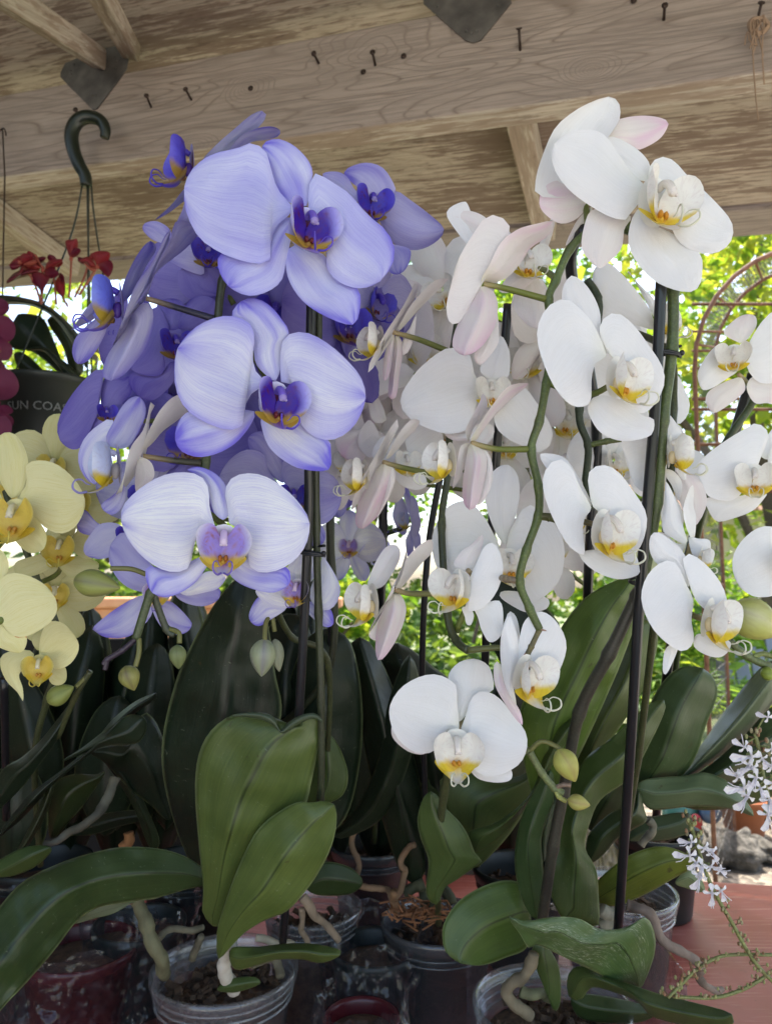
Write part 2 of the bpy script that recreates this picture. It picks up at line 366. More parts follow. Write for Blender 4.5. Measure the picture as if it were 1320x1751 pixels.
def make_lip(fl, T, pal, q=1, wings=True):
    c = LPAL[pal]; b = MB(); nr, na = (9, 20) if q else (4, 10)
    for sgn in (-1, 1):
        V = []; C = []; UV = []
        e1 = Vector((sgn*.10, -.05, 1)).normalized(); e2 = Vector((sgn*.78, .66, .05)).normalized(); ctr = Vector((sgn*.30, .26, .03)); nrm = e2.cross(e1).normalized()*(1 if sgn > 0 else -1)
        if nrm.x*sgn < 0: nrm = -nrm
        for i in range(nr+1):
            ro = i/nr
            for k in range(na):
                a = 2*math.pi*k/na; ca, sa = math.cos(a), math.sin(a)
                rx = .30*(1+.10*sa); rz = .42*(1 - .10*ca)
                # the lobe narrows to its claw low at the back
                claw = max(0, -sa*.75-ca*.5); 
                q_ = ctr + e2*(ca*rx*ro*(1-.15*claw)) + e1*(sa*rz*ro) + nrm*(.13*(1-ro*ro) - .02) + Vector((-sgn*.16*claw*ro**2, -.04*claw*ro, -.03*claw*ro))
                q_ += nrm*(.03*math.sin(3*a+sgn)*ro**3)
                V.append(T(*q_)); UV.append((ro, k/na))
                h = sa*ro
                out = ca*ro*.75 + ro*.25 + max(0, sa*ro)*.18; cc = mixc(c['lobe_in'], c['lobe'], (out-.05)*1.9); cc = mixc(cc, c['lobe_edge'], max(0, out-.55)*2.6)
                yy = max(0, min(1, (-h-.40+.12*noise.noise(Vector((a*2, ro*3, sgn))))*5)); cc = mixc(cc, c['yel'], yy)
                cc = mixc(cc, c['call'], max(0, noise.noise(Vector((ro*14, a*5, sgn*3)))-.1)*(1.5 if pal in ('violet', 'lilac', 'deep') else .5)*max(0, min(1, (.9-out*1.6)*(1 if pal != 'white' else min(1, max(0, -h*2+.1))))))
                cc = mixc(cc, c['call'], max(0, min(1, (-h-.3)*3))*max(0, min(1, (-ca+.1)*1.4))*.5)
                C.append(cc)
        Fc = [(i*na+k, i*na+(k+1) % na, (i+1)*na+(k+1) % na, (i+1)*na+k) for i in range(nr) for k in range(na)]
        b.add(V, Fc, UV, C)
    # mid lobe: keeled triangle with turned-up yellow shoulders
    cen = catmull([(0,.10,-.26),(0,.20,-.36),(0,.32,-.46),(0,.46,-.50),(0,.58,-.49)], 4 if q else 2)
    wid = resample(catmull([(0,.08),(1,.28),(2,.46),(3,.36),(4,.20),(5,.11),(6,.06)], 4), len(cen)); nw = 8; V = []; C = []; UV = []
    for i, p in enumerate(cen):
        u = i/(len(cen)-1); hw = max(.02, wid[i][1])
        for j in range(nw+1):
            w_ = 2*j/nw-1; z = p[2] - .02 + .42*hw*abs(w_)**1.6*(1.3-u) ; V.append(T(w_*hw, p[1]-abs(w_)*hw*.25, z)); UV.append((u, j/nw))
            cc = mixc(c['midc'], c['mid'], u*2.4-.5+abs(w_)*.3); cc = mixc(cc, c['yel'], max(0, abs(w_)-.2)*1.9*max(0, 1-abs(u-.34)*2.0)*2); C.append(cc)
    b.add(V, grid_faces(len(cen)-1, nw), UV, C)
    # tendrils
    for sgn in (-1, 1):
        tp = catmull([(sgn*.03,.56,-.49),(sgn*.10,.70,-.50),(sgn*.17,.80,-.40),(sgn*.17,.76,-.27),(sgn*.11,.64,-.25),(sgn*.07,.56,-.33),(sgn*.05,.48,-.36)], 5 if q else 3)
        n = len(tp); b.tube([T(*p) for p in tp], [(.017*(1-i/n)+.006)*(T(1,0,0)-T(0,0,0)).length for i in range(n)], 6, col=c['tend'])
    # callus
    k = (T(1,0,0)-T(0,0,0)).length
    for sgn in (-1, 1): b.ball(T(sgn*.055, .20, -.24), (.045*k, .06*k, .06*k), c['call'], n=7, wob=.5)
    b.ball(T(0, .14, -.30), .07*k, mixc(c['call'], c['yel'], .4), n=7, wob=.3)
    return b.build('lip', M['lip'], fl, T(0, 0, -.2))
def flower(parent, z, d, pal, parts, lip=None, lpal='white', ped=None, pedcol=(.16,.20,.05), q=1, label=None):
    """lip = (cx, cy, height, yaw, pitch, roll) in the zoom frame; parts = [(kind, outline, opts)]"""
    if lip:
        (cx, cy), = pts(z, [lip[0], lip[1]]); h = lip[2]*ZM[z][2]; T = lip_frame(cx, cy, d-.004, h, *lip[3:6])
    else:
        o_ = pts(z, parts[0][1])[0]; cx, cy = ped[0][:2] if ped else o_; h = 60; T = lip_frame(cx, cy, d, h, 0, 0, 0)
    b = MB(); k = (T(1,0,0)-T(0,0,0)).length; c = LPAL[lpal]['col']
    if lip:
        cp = catmull([(0,-.02,.20),(0,.10,.26),(0,.22,.22),(0,.32,.10)], 4); n = len(cp)
        b.tube([T(*p) for p in cp], [k*(.06+.02*i/n) for i in range(n)], 8, col=c)
        b.ball(T(0,.32,.09), (k*.078, k*.075, k*.085), mixc(c, (.8,.7,.7), .25), n=8)
        for sg in (-1, 1): b.ball(T(sg*.05,.36,.04), k*.032, mixc(c, (.7,.6,.6), .4), n=6)
        b.ball(T(0,.02,-.12), (k*.10, k*.08, k*.16), mixc(c, LPAL[lpal]['midc'], .5), n=8)
        # the fused bases of petals and sepals behind the lip
        V = []; rn, an = 4, 16; bc_ = PAL[pal]['base']
        for i in range(rn+1):
            for j_ in range(an):
                a = 6.2832*j_/an; q_ = i/rn; V.append(T(.34*q_*math.cos(a), -.05-.05*(1-q_*q_), .02+.40*q_*math.sin(a)))
        b.add(V, [(i*an+j_, i*an+(j_+1) % an, (i+1)*an+(j_+1) % an, (i+1)*an+j_) for i in range(rn) for j_ in range(an)], None, [mixc(LPAL[lpal]['midc'] if lpal in ('violet','deep','blue','lilac') else mixc(bc_, PAL[pal]['pale'], .5), mixc(bc_, PAL[pal]['pale'], .6), (i/rn-.45)*2.2) for i in range(rn+1) for j_ in range(an)])
    else: b.ball(P(cx, cy, d+.002), .003, pedcol, n=6)
    if ped:
        pp = [Vector(P(x_, y_, dd)) for x_, y_, dd in ped]; pp = catmull(pp, 5)
        n = len(pp); b.tube(pp, [.0016+.0007*i/n for i in range(n)], 7, col=[mixc((.50,.38,.22), pedcol, i/n*2.2) for i in range(n)])
    fl = b.build('flower', M['lip'], parent, P(cx, cy, d))
    if label: fl['label'] = label
    for it in parts:
        kd, s_ = it[0], it[1]; o_ = dict(it[2]) if len(it) > 2 else {}
        zz = o_.pop('z', z); pp = o_.pop('pal', pal)
        if kd == 's': o_.setdefault('d0', .004); o_.setdefault('d1', .008)
        else: o_.setdefault('d0', .001); o_.setdefault('d1', .002)
        if not q: o_.setdefault('nu', 10); o_.setdefault('nv', 7)
        petal_obj(fl, kd, pts(zz, s_), d, pp, **o_)
    if lip: make_lip(fl, T, lpal, q)
    return fl
GEN = {  # a whole flower in its own plane, unit = half width
 'pr': "0.05 0.08 0.12 0.30 0.25 0.55 0.50 0.66 0.80 0.52 0.99 0.22 0.96 -0.10 0.72 -0.36 0.42 -0.40 0.20 -0.26 0.10 -0.06",
 'ds': "0.0 0.10 -0.20 0.30 -0.30 0.62 -0.22 0.92 0.0 1.04 0.22 0.92 0.30 0.62 0.20 0.30",
 'lr': "0.04 -0.10 0.26 -0.26 0.50 -0.50 0.56 -0.80 0.42 -0.98 0.22 -0.92 0.06 -0.66 -0.02 -0.36",
}
def gen_flower(parent, px, py, d, wpx, yaw, pitch, roll, pal, lpal, q=0, ped=None, seed=0):
    T = lip_frame(px, py, d, wpx/2., yaw, pitch, roll); rr = random.Random(int(px*7+py*13)+seed)
    T2 = lip_frame(px, py, d, wpx*.27, yaw, pitch, roll)
    b = MB(); k = (T2(1,0,0)-T2(0,0,0)).length; c = LPAL[lpal]['col']
    cp = catmull([(0,-.02,.20),(0,.10,.26),(0,.22,.22),(0,.32,.10)], 3); b.tube([T2(*p) for p in cp], k*.09, 6, col=c); b.ball(T2(0,.33,.09), k*.105, c, n=6)
    if ped:
        pp = catmull([T(0,-.02,0)] + [Vector(P(*p)) for p in ped], 5); b.tube(pp, .0018, 6, col=(.15,.18,.05))
    fl = b.build('flower', M['lip'], parent, T(0,0,0)); pl = PAL[pal]
    nu, nv = 10, 8
    for kind, key, mx in (('s','ds',1),('s','lr',1),('s','lr',-1),('p','pr',1),('p','pr',-1)):
        a = [float(t) for t in GEN[key].split()]; op = [(a[i]*mx, a[i+1]) for i in range(0, len(a), 2)]
        g, L = outline_grid(op, nu, nv); s = rr.random()*20; V = []; UV = []; C = []
        sc1 = 1+.08*(rr.random()-.5); bend = .05+.2*rr.random(); fw = (rr.random()-.3)*.35
        for row in g:
            for (x, z, u, v) in row:
                w_ = 2*v-1; y = -.02 + (-.05 if kind == 's' else 0) + fw*u*u*L - bend*w_*w_*math.sin(math.pi*u)*L*.5 + .08*math.sin(math.pi*u) + .05*noise.noise(Vector((x*3+s, z*3, s)))
                V.append(T(x*sc1, y, z*sc1)); UV.append((u, v)); C.append(petal_color(pl, u, v, s, kind))
        MB().add(V, grid_faces(nu, nv), UV, C).build('petal' if kind == 'p' else 'sepal', M[pl['mat']], fl, V[0])
    make_lip(fl, T2, lpal, q)
    return fl
def leaf(parent, z, s_, d, d1=0, col=(.035,.075,.018), name='leaf', nu=26, nv=12, mat='leaf', label=None, **kw):
    kw.setdefault('cup', 0); kw.setdefault('bow', -.04); kw.setdefault('fold', .16); kw.setdefault('ruf', .012)
    SEED[0] += 1.1
    V, Fc, UV, C, o = blade(pts(z, s_), d, 'l', d1=d1, seed=SEED[0], nu=nu, nv=nv, colf=lambda u, v: col, **kw)
    q = MB().add(V, Fc, UV, C).build(name, M[mat], parent, o, solid=.0010)
    if label: q['label'] = label
    return q
def stem(parent, path, r, name='flower_stem', col=(.05,.075,.022), n=10, z='U', mat='stem', nodes=True, sub=10, wig=0, label=None):
    ox, oy, k = ZM[z]; pp = catmull([Vector(P(ox+k*x, oy+k*y, d)) for x, y, d in path], sub); m = len(pp)
    if wig: pp = [Vector(p)+Vector((noise.noise(Vector(p)*60), noise.noise(Vector(p)*60+Vector((9,0,0))), noise.noise(Vector(p)*60+Vector((0,7,0)))))*wig for p in pp]
    rr = [r*(1+(.22*math.exp(-((i % (sub))/1.2)**2) if nodes and 0 < i < m-1 else 0)) for i in range(m)] if not isinstance(r, tuple) else [r[0]+(r[1]-r[0])*i/(m-1) for i in range(m)]
    if name == 'root':
        rr = [q*(1+.22*noise.noise(Vector(pp[i])*170)) for i, q in enumerate(rr)]; col = [mixc(col, tuple(q*.55 for q in col), max(0, noise.noise(Vector(pp[i])*110))*1.6) for i in range(m)]
    o = MB().tube(pp, rr, n+2 if name == 'root' else n, col=col, bump=.16 if name == 'root' else 0).build(name, M[mat], parent)
    if label: o['label'] = label
    return o
def bud(parent, z, cx, cy, d, ln, wd, ang, col=(.42,.44,.12), stemp=None, name='bud', col2=None):
    (x, y), = pts(z, [cx, cy]); k = ZM[z][2]*d/FPX; a = R(ang)
    ax = (RIGHT*math.sin(a) + UP*math.cos(a)); sd = FWD.cross(ax).normalized(); o = P(x, y, d); V = []; C = []; n = 18; m = 20
    Mx = Matrix((sd, -FWD, ax)).transposed()
    for i in range(m+1):
        t = i/m; r = math.sin(math.pi*t**.85)**.75*(1-.25*t)
        for j in range(n):
            th = 2*math.pi*j/n; crease = 1 - .10*abs(math.cos(1.5*th+.4))**12
            V.append(o + Mx @ Vector((math.cos(th)*r*wd*k/2*crease, math.sin(th)*r*wd*k/2*crease, (t-.5)*ln*k))); C.append(mixc(col, col2 or tuple(q*.6 for q in col), (1-crease)*8*.6+max(0, noise.noise(Vector((th, t*2, cx))))*.5))
    b = MB().add(V, [(i*n+j, i*n+(j+1) % n, (i+1)*n+(j+1) % n, (i+1)*n+j) for i in range(m) for j in range(n)], [(i/m, j/n) for i in range(m+1) for j in range(n)], C)
    if stemp:
        pp = catmull([Vector(P(*q)) for q in stemp], 6); b.tube(pp, .0016, 7, col=(.20,.20,.07))
    return b.build(name, M['lip'], parent, o)
# ------------------------------------------------------------------ more materials
def wood_mat(name, base, dark, grain=70, stretch=(1.2, 14, 14), peel=None, knots=()):
    """grain drawn as contour lines of a stretched noise; x of the object runs along the board"""
    t = NT(name); ob = t.obj()
    big = t.noise(t.mapping(ob, stretch), 1, 2, .45, .5)
    for (kx, kz, kr) in knots:      # rings round a knot
        dq = t.n('ShaderNodeVectorMath', operation='DISTANCE'); t.l(t.mapping(ob, (.6, 0, 1)), dq.inputs[0]); dq.inputs[1].default_value = (kx*.6, 0, kz)
        big = t.math('ADD', big, t.math('MULTIPLY', t.ramp(dq.outputs['Value'], [(0, 1), (kr*.4, .55), (kr, .12), (kr*2.2, 0)]), .42))
    line = t.math('ABSOLUTE', t.math('SINE', t.math('MULTIPLY', big, grain)))
    fine = t.noise(t.mapping(ob, (7, 230, 230)), 1, 6, .72)
    f = t.math('MULTIPLY', t.ramp(line, [(0, 1), (.22, .35), (.5, 0)]), t.ramp(fine, [(.3, .2), (.6, 1)]))
    c = t.mix(t.math('MULTIPLY', f, .75), base, dark)
    c = t.mix(t.ramp(fine, [(.38, .75), (.56, 0)]), c, tuple(q*.5 for q in base))
    blot = t.noise(ob, 7, 5, .6); c = t.mix(t.ramp(blot, [(.35, .5), (.65, 0)]), c, tuple(q*.72 for q in base))
    crack = t.noise(t.mapping(ob, (3, 240, 240)), 1, 2, .4); c = t.mix(t.ramp(crack, [(.70, 0), (.76, .7)]), c, tuple(q*.25 for q in base))
    if peel:
        pn = t.noise(t.mapping(ob, (11, 130, 130)), 1, 6, .68, .35); pr = t.noise(t.mapping(ob, (2.2, 8, 8)), 1, 4, .6, .5)
        s_ = t.math('ADD', t.math('MULTIPLY', pn, .56), t.math('MULTIPLY', pr, .44))
        m_ = t.ramp(s_, [(.478, 0), (.512, .8), (.57, 1)]); c = t.mix(t.math('MULTIPLY', m_, .84), c, peel)
        fl = t.noise(t.mapping(ob, (18, 90, 90)), 1, 4, .6); c = t.mix(t.ramp(fl, [(.60, 0), (.68, .6)]), c, tuple(q*.7 for q in peel))
    return t.pbr(c, .85, t.bump(t.math('ADD', fine, t.math('MULTIPLY', line, .5)), .45, .0015), spec=.2)
M['plankwood'] = wood_mat('weathered_plank', (.33,.28,.25), (.11,.085,.07), 120, (1.3, 10, 10))
M['ceiling'] = wood_mat('peeling_plywood', (.46,.39,.32), (.24,.19,.14), 60, (.9, 8, 8), peel=(.15,.102,.08))
M['whitewash_and_underlight'] = wood_mat('whitewashed_lumber_and_underlight', (.56,.49,.41), (.26,.20,.15), 45, (1.2, 14, 14), peel=(.28,.21,.16))
def galv():
    t = NT('galvanized_plate'); n = t.noise(t.obj(), 90, 3, .5); s = t.noise(t.obj(), 25, 5)
    return t.pbr(t.mix(t.ramp(s, [(.3, 0), (.7, 1)]), (.06,.056,.052), (.17,.155,.14)), .6, t.bump(n, .4, .001), metal=.3)
M['galv'] = galv()
def rust():
    t = NT('rusty_iron'); n = t.noise(t.obj(), 60, 5, .7)
    return t.pbr(t.mix(t.ramp(n, [(.35, 0), (.65, 1)]), (.11,.045,.022), (.22,.10,.05)), .8, t.bump(n, .4, .001))
M['rust'] = rust(); M['nail'] = simple('rusty_nail', (.05,.032,.025), .6, metal=.5)
def ground_mat():
    t = NT('garden_ground'); ob = t.obj(); v = t.n('ShaderNodeTexVoronoi'); v.inputs['Scale'].default_value = 22; t.l(ob, v.inputs['Vector'])
    n = t.noise(ob, 1.1, 5); n2 = t.noise(ob, 40, 4)
    c = t.mix(t.ramp(n, [(.40, 0), (.6, 1)]), (.20,.20,.10), (.09,.13,.04)); c = t.mix(t.ramp(n2, [(.4, .6), (.6, 0)]), c, t.mix(1.0, c, (.5,.5,.45), 'MULTIPLY'))
    return t.pbr(c, .9, t.bump(v.outputs['Distance'], .6, .02))
M['ground'] = ground_mat()
def gravel_mat():
    t = NT('gravel'); ob = t.obj(); v = t.n('ShaderNodeTexVoronoi'); v.inputs['Scale'].default_value = 38; t.l(ob, v.inputs['Vector'])
    c = t.mix(t.ramp(v.outputs['Color'], [(.2, 0), (.8, 1)]), (.07,.055,.04), (.24,.20,.15))
    return t.pbr(c, .9, t.bump(v.outputs['Distance'], .8, .02))
M['gravel'] = gravel_mat()
def table_mat():
    t = NT('red_painted_top'); ob = t.obj(); n = t.noise(ob, 9, 6, .6); sc1 = t.noise(t.mapping(ob, (14, 260, 1), rot=(0, 0, .5)), 1, 3, .5, .2); sp = t.noise(ob, 160, 2)
    c = t.mix(t.ramp(n, [(.3, 0), (.7, 1)]), (.26,.055,.040), (.36,.10,.075)); c = t.mix(t.ramp(sc1, [(.56, 0), (.66, .6)]), c, (.50,.25,.20)); dt_ = t.noise(ob, 34, 6, .75); c = t.mix(t.ramp(dt_, [(.58, 0), (.66, .55)]), c, (.13,.05,.035)); c = t.mix(t.ramp(t.noise(ob, 3, 5, .7), [(.5, 0), (.62, .45)]), c, (.42,.20,.17)); c = t.mix(t.ramp(sp, [(.72, 0), (.76, .8)]), c, (.10,.03,.02))
    return t.pbr(c, t.ramp(n, [(.3, .3), (.7, .5)]), t.bump(n, .08, .002))
M['table'] = table_mat()
def rock_mat():
    t = NT('rough_stone'); ob = t.obj(); n = t.noise(ob, 30, 7, .7); n2 = t.noise(ob, 7, 3)
    return t.pbr(t.mix(t.ramp(n, [(.35, 0), (.65, 1)]), (.05,.045,.035), (.19,.17,.14)), .9, t.bump(t.math('ADD', n, n2), 1, .02))
M['rock'] = rock_mat()
def fol_mat():
    t = NT('foliage'); c = t.col(); n = t.noise(t.uv(), 3, 2)
    return t.pbr(c, .5, spec=.35, transl=(.5, t.mix(1.0, c, (1.9, 1.7, .8), 'MULTIPLY')))
M['foliage'] = fol_mat()
M['bark'] = wood_mat('tree_bark', (.15,.11,.08), (.06,.045,.03), 30, (6, 3, 6))
M['grey'] = simple('blue_grey_plastic', (.20,.22,.26), .45)
M['cream'] = simple('cream_wall', (.62,.54,.38), .9); M['tile'] = simple('roof_sheet', (.25,.13,.08), .8)
def stucco():
    t = NT('orange_stucco'); n = t.noise(t.obj(), 14, 5); return t.pbr(t.mix(t.ramp(n, [(.3, 0), (.7, 1)]), (.62,.26,.12), (.72,.36,.19)), .9, t.bump(n, .5, .01))
M['orange'] = stucco()

# ------------------------------------------------------------------ ground
g = MB(); N = 40
for i in range(N+1):
    for j in range(N+1):
        x = -60+120*i/N; y = -60+120*j/N; g.v.append((x, y, .0)); g.uv.append((0,0)); g.c.append((1,1,1))
g.f = [(i*(N+1)+j, (i+1)*(N+1)+j, (i+1)*(N+1)+j+1, i*(N+1)+j+1) for i in range(N) for j in range(N)]; g.m = [0]*len(g.f)
tag(g.build('ground', M['ground'], None, (0,0,0)), 'pale garden ground of gravel and patchy grass', 'ground', kind='structure')

# ------------------------------------------------------------------ shed roof: beam, ceiling boards, rafters, plates, nails
bd = (RIGHT*2.74 - FWD - UP*.145).normalized()
j0 = (RIGHT*.295 + FWD - UP*.236).normalized(); nn = bd.cross(j0).normalized()
if nn.z < 0: nn = -nn
jd = nn.cross(bd).normalized()
if jd.y < 0: jd = -jd
def hit(px, py, p0, n):
    r = ray(px, py); return CAMP + r*((p0-CAMP).dot(n)/r.dot(n))
def FM(x, y, z): return Matrix((x, y, z)).transposed()
BH, BT = .180, .040
A0 = P(660, 212, 1.10)
def _bl(px, py):
    q = hit(px, py, A0, jd) - (A0 + nn*BH/2); return q.dot(bd), q.dot(nn)
M['beam'] = wood_mat('weathered_beam', (.40,.325,.275), (.12,.085,.062), 62, (1.3, 9, 9), knots=[(*_bl(640, 82), .075), (*_bl(425, 150), .030), (*_bl(330, 255), .03), (*_bl(1010, 120), .028)])
roof = empty('shed_roof', A0, 'weathered wooden shed roof of peeling plywood on a thick beam, over the orchids', 'roof')
def obox(name, mat, parent, c, sx, sy, sz, ex, ey, ez, bevel=.003, label=None):
    """a board with its own axes, so that its grain follows it"""
    o = MB().box((0,0,0), (sx, sy, sz)).build(name, mat, None, (0,0,0), smooth=False, bevel=bevel)
    o.matrix_world = Matrix.Translation(c) @ FM(ex, ey, ez).to_4x4()
    o.parent = parent; o.location = Vector(c) - wloc(parent)
    if label: o['label'] = label
    return o
beam = obox('beam', M['beam'], roof, A0 + nn*BH/2 + jd*BT/2, 5.2, BT, BH, bd, jd, nn, .004)
beam.rotation_mode = 'XYZ'; beam.data.materials.append(M['whitewash_and_underlight'])
for p_ in beam.data.polygons: p_.material_index = 1 if p_.normal.z < -.9 else 0  # paler underside: light from below put into the beam's colour
A1 = A0 + nn*(BH+.055)
far = hit(660, 442, A1, nn); s_far = (far-A1).dot(jd)
edge_w = .10
obox('ceiling_board', M['ceiling'], roof, A1 + nn*.008 + jd*((s_far-edge_w) - 1.9)/2, 5.2, (s_far-edge_w)+1.9, .012, bd, jd, nn, .002)
obox('edge_plank', M['plankwood'], roof, A1 + nn*.004 + jd*(s_far-edge_w/2+.003), 5.2, edge_w, .022, bd, jd, nn, .003)
RW, RH = .044, .052
for (px, py) in ((880, 190), (22, 400), (-560, 560), (1560, 120)):
    q = hit(px, py, A1 - nn*RH, nn); s0 = (q-A1).dot(jd); t0 = (q-A1).dot(bd)
    a, b_ = BT+.001, s_far-edge_w-.004
    if px == 22: t0 += 0
    obox('rafter', M['whitewash_and_underlight'], roof, A1 + bd*t0 + jd*(a+b_)/2 - nn*RH/2, b_-a, RW, RH-.002, jd, bd, nn, .003)
def bar(name, mat, p, q, wx, wz, upv, parent):
    ex = (q-p).normalized(); ez = (upv - ex*upv.dot(ex)).normalized(); ey = ez.cross(ex)
    return obox(name, mat, parent, (p+q)/2, (q-p).length, wx, wz, ex, ey, ez)
fr = hit(168, 110, A0 - jd*.012, jd)
bar('truss_web', M['whitewash_and_underlight'], fr + nn*.012, P(-90, -75, .80), .026, .034, nn, roof)
fr2 = hit(232, 96, A0 + nn*BH, nn)
bar('truss_web', M['whitewash_and_underlight'], hit(228, 92, A1-nn*.016, nn) - jd*.004, P(96, -150, .86), .030, .028, nn, roof)
def plate(s_, off=.003, mi=M['galv']):
    pp = pts('U', s_); a = [hit(x, y, A0 - jd*off, jd) for x, y in pp]; bq = [p + jd*.0015 for p in a]; n = len(a)
    cen = sum(a, Vector((0,0,0)))/n
    m = MB()
    for i in range(n): m.ball(cen.lerp(a[i], .68)-jd*.0005, .0022, n=6)
    m.add(a+bq, [tuple(range(n)), tuple(range(2*n-1, n-1, -1))] + [(i, (i+1) % n, n+(i+1) % n, n+i) for i in range(n)])
    return m.build('nail_plate', mi, roof, smooth=False)
plate("104 124 112 108 160 88 158 30 214 88 220 100 217 118 166 186 158 187 104 132")
plate("724 -30 872 -30 874 4 822 68 808 73 795 68 724 6")
plate("135 -20 214 -30 215 20 206 46 190 36 140 4", .016)
nl = 0
for (x, y, dx, dy) in ((537,92,8,16),(637,90,4,22),(251,164,7,20),(318,153,9,18),(130,188,10,14),(887,50,2,38),(1136,10,-2,24),(1301,6,-9,38),(428,151,2,2),(690,96,1,2),(620,122,2,3),(1082,2,1,2)):
    h_ = hit(x+dx, y+dy, A0, jd); tip_ = hit(x, y, A0 - jd*.022, jd) if dy > 5 else h_ - jd*.002
    MB().tube([h_+jd*.004, tip_], .0019, 8).tube([tip_, tip_ - (h_-tip_).normalized()*.0015], .0042, 10).build('nail', M['nail'], beam, h_) if False else MB().tube([h_+jd*.004, tip_], .0019, 8).tube([tip_, tip_ + (tip_-h_).normalized()*.0016], .0042, 10).build('nail', M['nail'], roof, h_)
# twine on the right nail
tw = MB(); c0 = hit(1294, 48, A0 - jd*.014, jd); tc = [(.30,.20,.13)]
for k in range(15):
    a = c0 + Vector((random.uniform(-.012,.012), -.004+random.uniform(-.006,.004), random.uniform(-.01,.012))); ln = .13 if k == 4 else (.09 if k == 7 else random.uniform(.015,.035))
    tw.tube(catmull([c0, a, a + Vector((random.uniform(-.006,.006), 0, -ln*.5)), a + Vector((random.uniform(-.010,.006), random.uniform(-.004,.004), -ln))], 4), .0009, 5)
tag(tw.tube(catmull([c0+Vector((.012*math.cos(a), -.004, .010*math.sin(a))) for a in (0,1,2,3,4,5,6.3)], 3), .003, 6).build('twine', simple('jute', (.30,.20,.13), .9)), 'frayed brown twine knotted on a rusty nail of the beam', 'twine')

wl = empty('light_block_wall', (-1.55, .4, 0), 'unseen plank wall added out of the frame to block light from the left', 'wall')  # added wall, unseen, that keeps light off the left side
for k in range(11): MB().box((-1.55, .4, .11+.2*k), (.025, 3.0, .196)).build('plank', M['bark'], wl, smooth=False)

# ------------------------------------------------------------------ potting table
TZ = .925
tt = onz(1220, 1512, TZ); ty1 = tt.y
tab = empty('potting_table', (0, .7, 0), 'red painted potting table with a worn glossy top', 'table')
cor = [(-1.0,.24),(.70,.24),(.78,.30),(.80,.5),(.78,ty1-.16),(.70,ty1-.05),(.55,ty1),(.35,ty1+.035),(.1,ty1+.04),(-1.0,ty1+.04)]
n = len(cor); mt_ = MB().add([(x,y,TZ) for x,y in cor]+[(x,y,TZ-.028) for x,y in cor], [tuple(range(n)), tuple(range(2*n-1,n-1,-1))]+[(i, n+i, n+(i+1)%n, (i+1)%n) for i in range(n)])
mt_.build('table_top', M['table'], tab, (0,.7,TZ), smooth=False, bevel=.006)
for x in (-.93, .60):
    for y in (.32, ty1-.1): MB().box((x, y, (TZ-.03)/2), (.06,.06,TZ-.03)).build('leg', M['bark'], tab, smooth=False)

pv = MB()  # pale slabs added to bounce light up to the ceiling
for i in range(-9, 10):
    for j in range(-12, 3): pv.box((i*.62+(.31 if j % 2 else 0), j*.62, .006), (.612, .612, .024))
tag(pv.build('bounce_slabs', simple('pale_bounce_slab', (.50,.46,.40), .9), None, (0,0,0), smooth=False), 'pale square slabs added under and before the table to bounce light upward', 'bounce_slabs', kind='structure')
bb_ = MB().box((-.42, ty1+.13, .86), (1.25, .02, .50)).box((-.78, ty1+.155, .98), (.95, .02, .56)); tag(bb_.build('shade_board', simple('shade_dark', (.018,.016,.014), .8), smooth=False, bevel=.002), 'added dark sheet standing in for the shade behind the crowded pots on the left', 'board')  # dark sheet put in for the shade between and behind the pots
# ------------------------------------------------------------------ garden beyond
def leafcloud(b, c, rad, n, size, cols, rr, flat=1.0, shell=.35):
    c = Vector(c)
    cl = [Vector((rr.gauss(0,1), rr.gauss(0,1), rr.gauss(0,1)*flat)).normalized()*rr.uniform(.3,1) for _ in range(max(4, n//70))]
    for k in range(n):
        q = rr.choice(cl); q = q*(1-shell*rr.random()*.3) + Vector((rr.gauss(0,.16), rr.gauss(0,.16), rr.gauss(0,.13)))
        p = c + Vector((q.x*rad[0], q.y*rad[1], q.z*rad[2])); s = size*rr.uniform(.6,1.3)
        a = Vector((rr.gauss(0,1), rr.gauss(0,1), rr.gauss(-.3,.6))).normalized(); t = a.orthogonal().normalized(); t = Matrix.Rotation(rr.uniform(0,6.28), 3, a) @ t; s2 = a.cross(t)
        m0 = p + a*s*.5 + s2*s*.12
        V = [p, p + a*s*.45 + t*s*.28, p + a*s, p + a*s*.45 - t*s*.28, m0]
        co = rr.choice(cols); f = rr.uniform(.75,1.25)
        b.add(V, [(0,1,4),(1,2,4),(2,3,4),(3,0,4)], None, tuple(x*f for x in co))
def tree(name, x, y, h, rad, n, size, cols, label, seed, trunk_r=.09, cz=None, group='trees and shrubs in the garden', cat='tree', crowns=5):
    rr = random.Random(seed); o = empty(name, (x, y, 0), label, cat, group)
    cz = cz or h*.62; b = MB()
    path = catmull([(x, y, -.05), (x+.05, y, h*.3), (x-.05, y+.05, h*.55), (x+.03, y, h*.85)], 5); b.tube(path, [trunk_r*(1-.8*i/(len(path)-1)) for i in range(len(path))], 9)
    cs = []
    for k in range(crowns):
        a = 6.28*k/crowns+rr.random(); e = Vector((x+math.cos(a)*rad*.55, y+math.sin(a)*rad*.55, cz+rr.uniform(-.3,.35)*h*.5)); cs.append(e)
        b.tube(catmull([(x, y, h*.28), (x+(e.x-x)*.4, y+(e.y-y)*.4, h*.28+(e.z-h*.28)*.55), tuple(e)], 4), [trunk_r*.45, trunk_r*.42]+[trunk_r*.3]*6+[trunk_r*.12], 6)
    b.build('trunk', M['bark'], o)
    cr = MB()
    for e in cs+[Vector((x, y, cz+h*.2))]: leafcloud(cr, e, (rad*.62, rad*.62, h*.24), n//(crowns+1), size, cols, rr)
    cr.build('crown', M['foliage'], o, smooth=False)
    return o
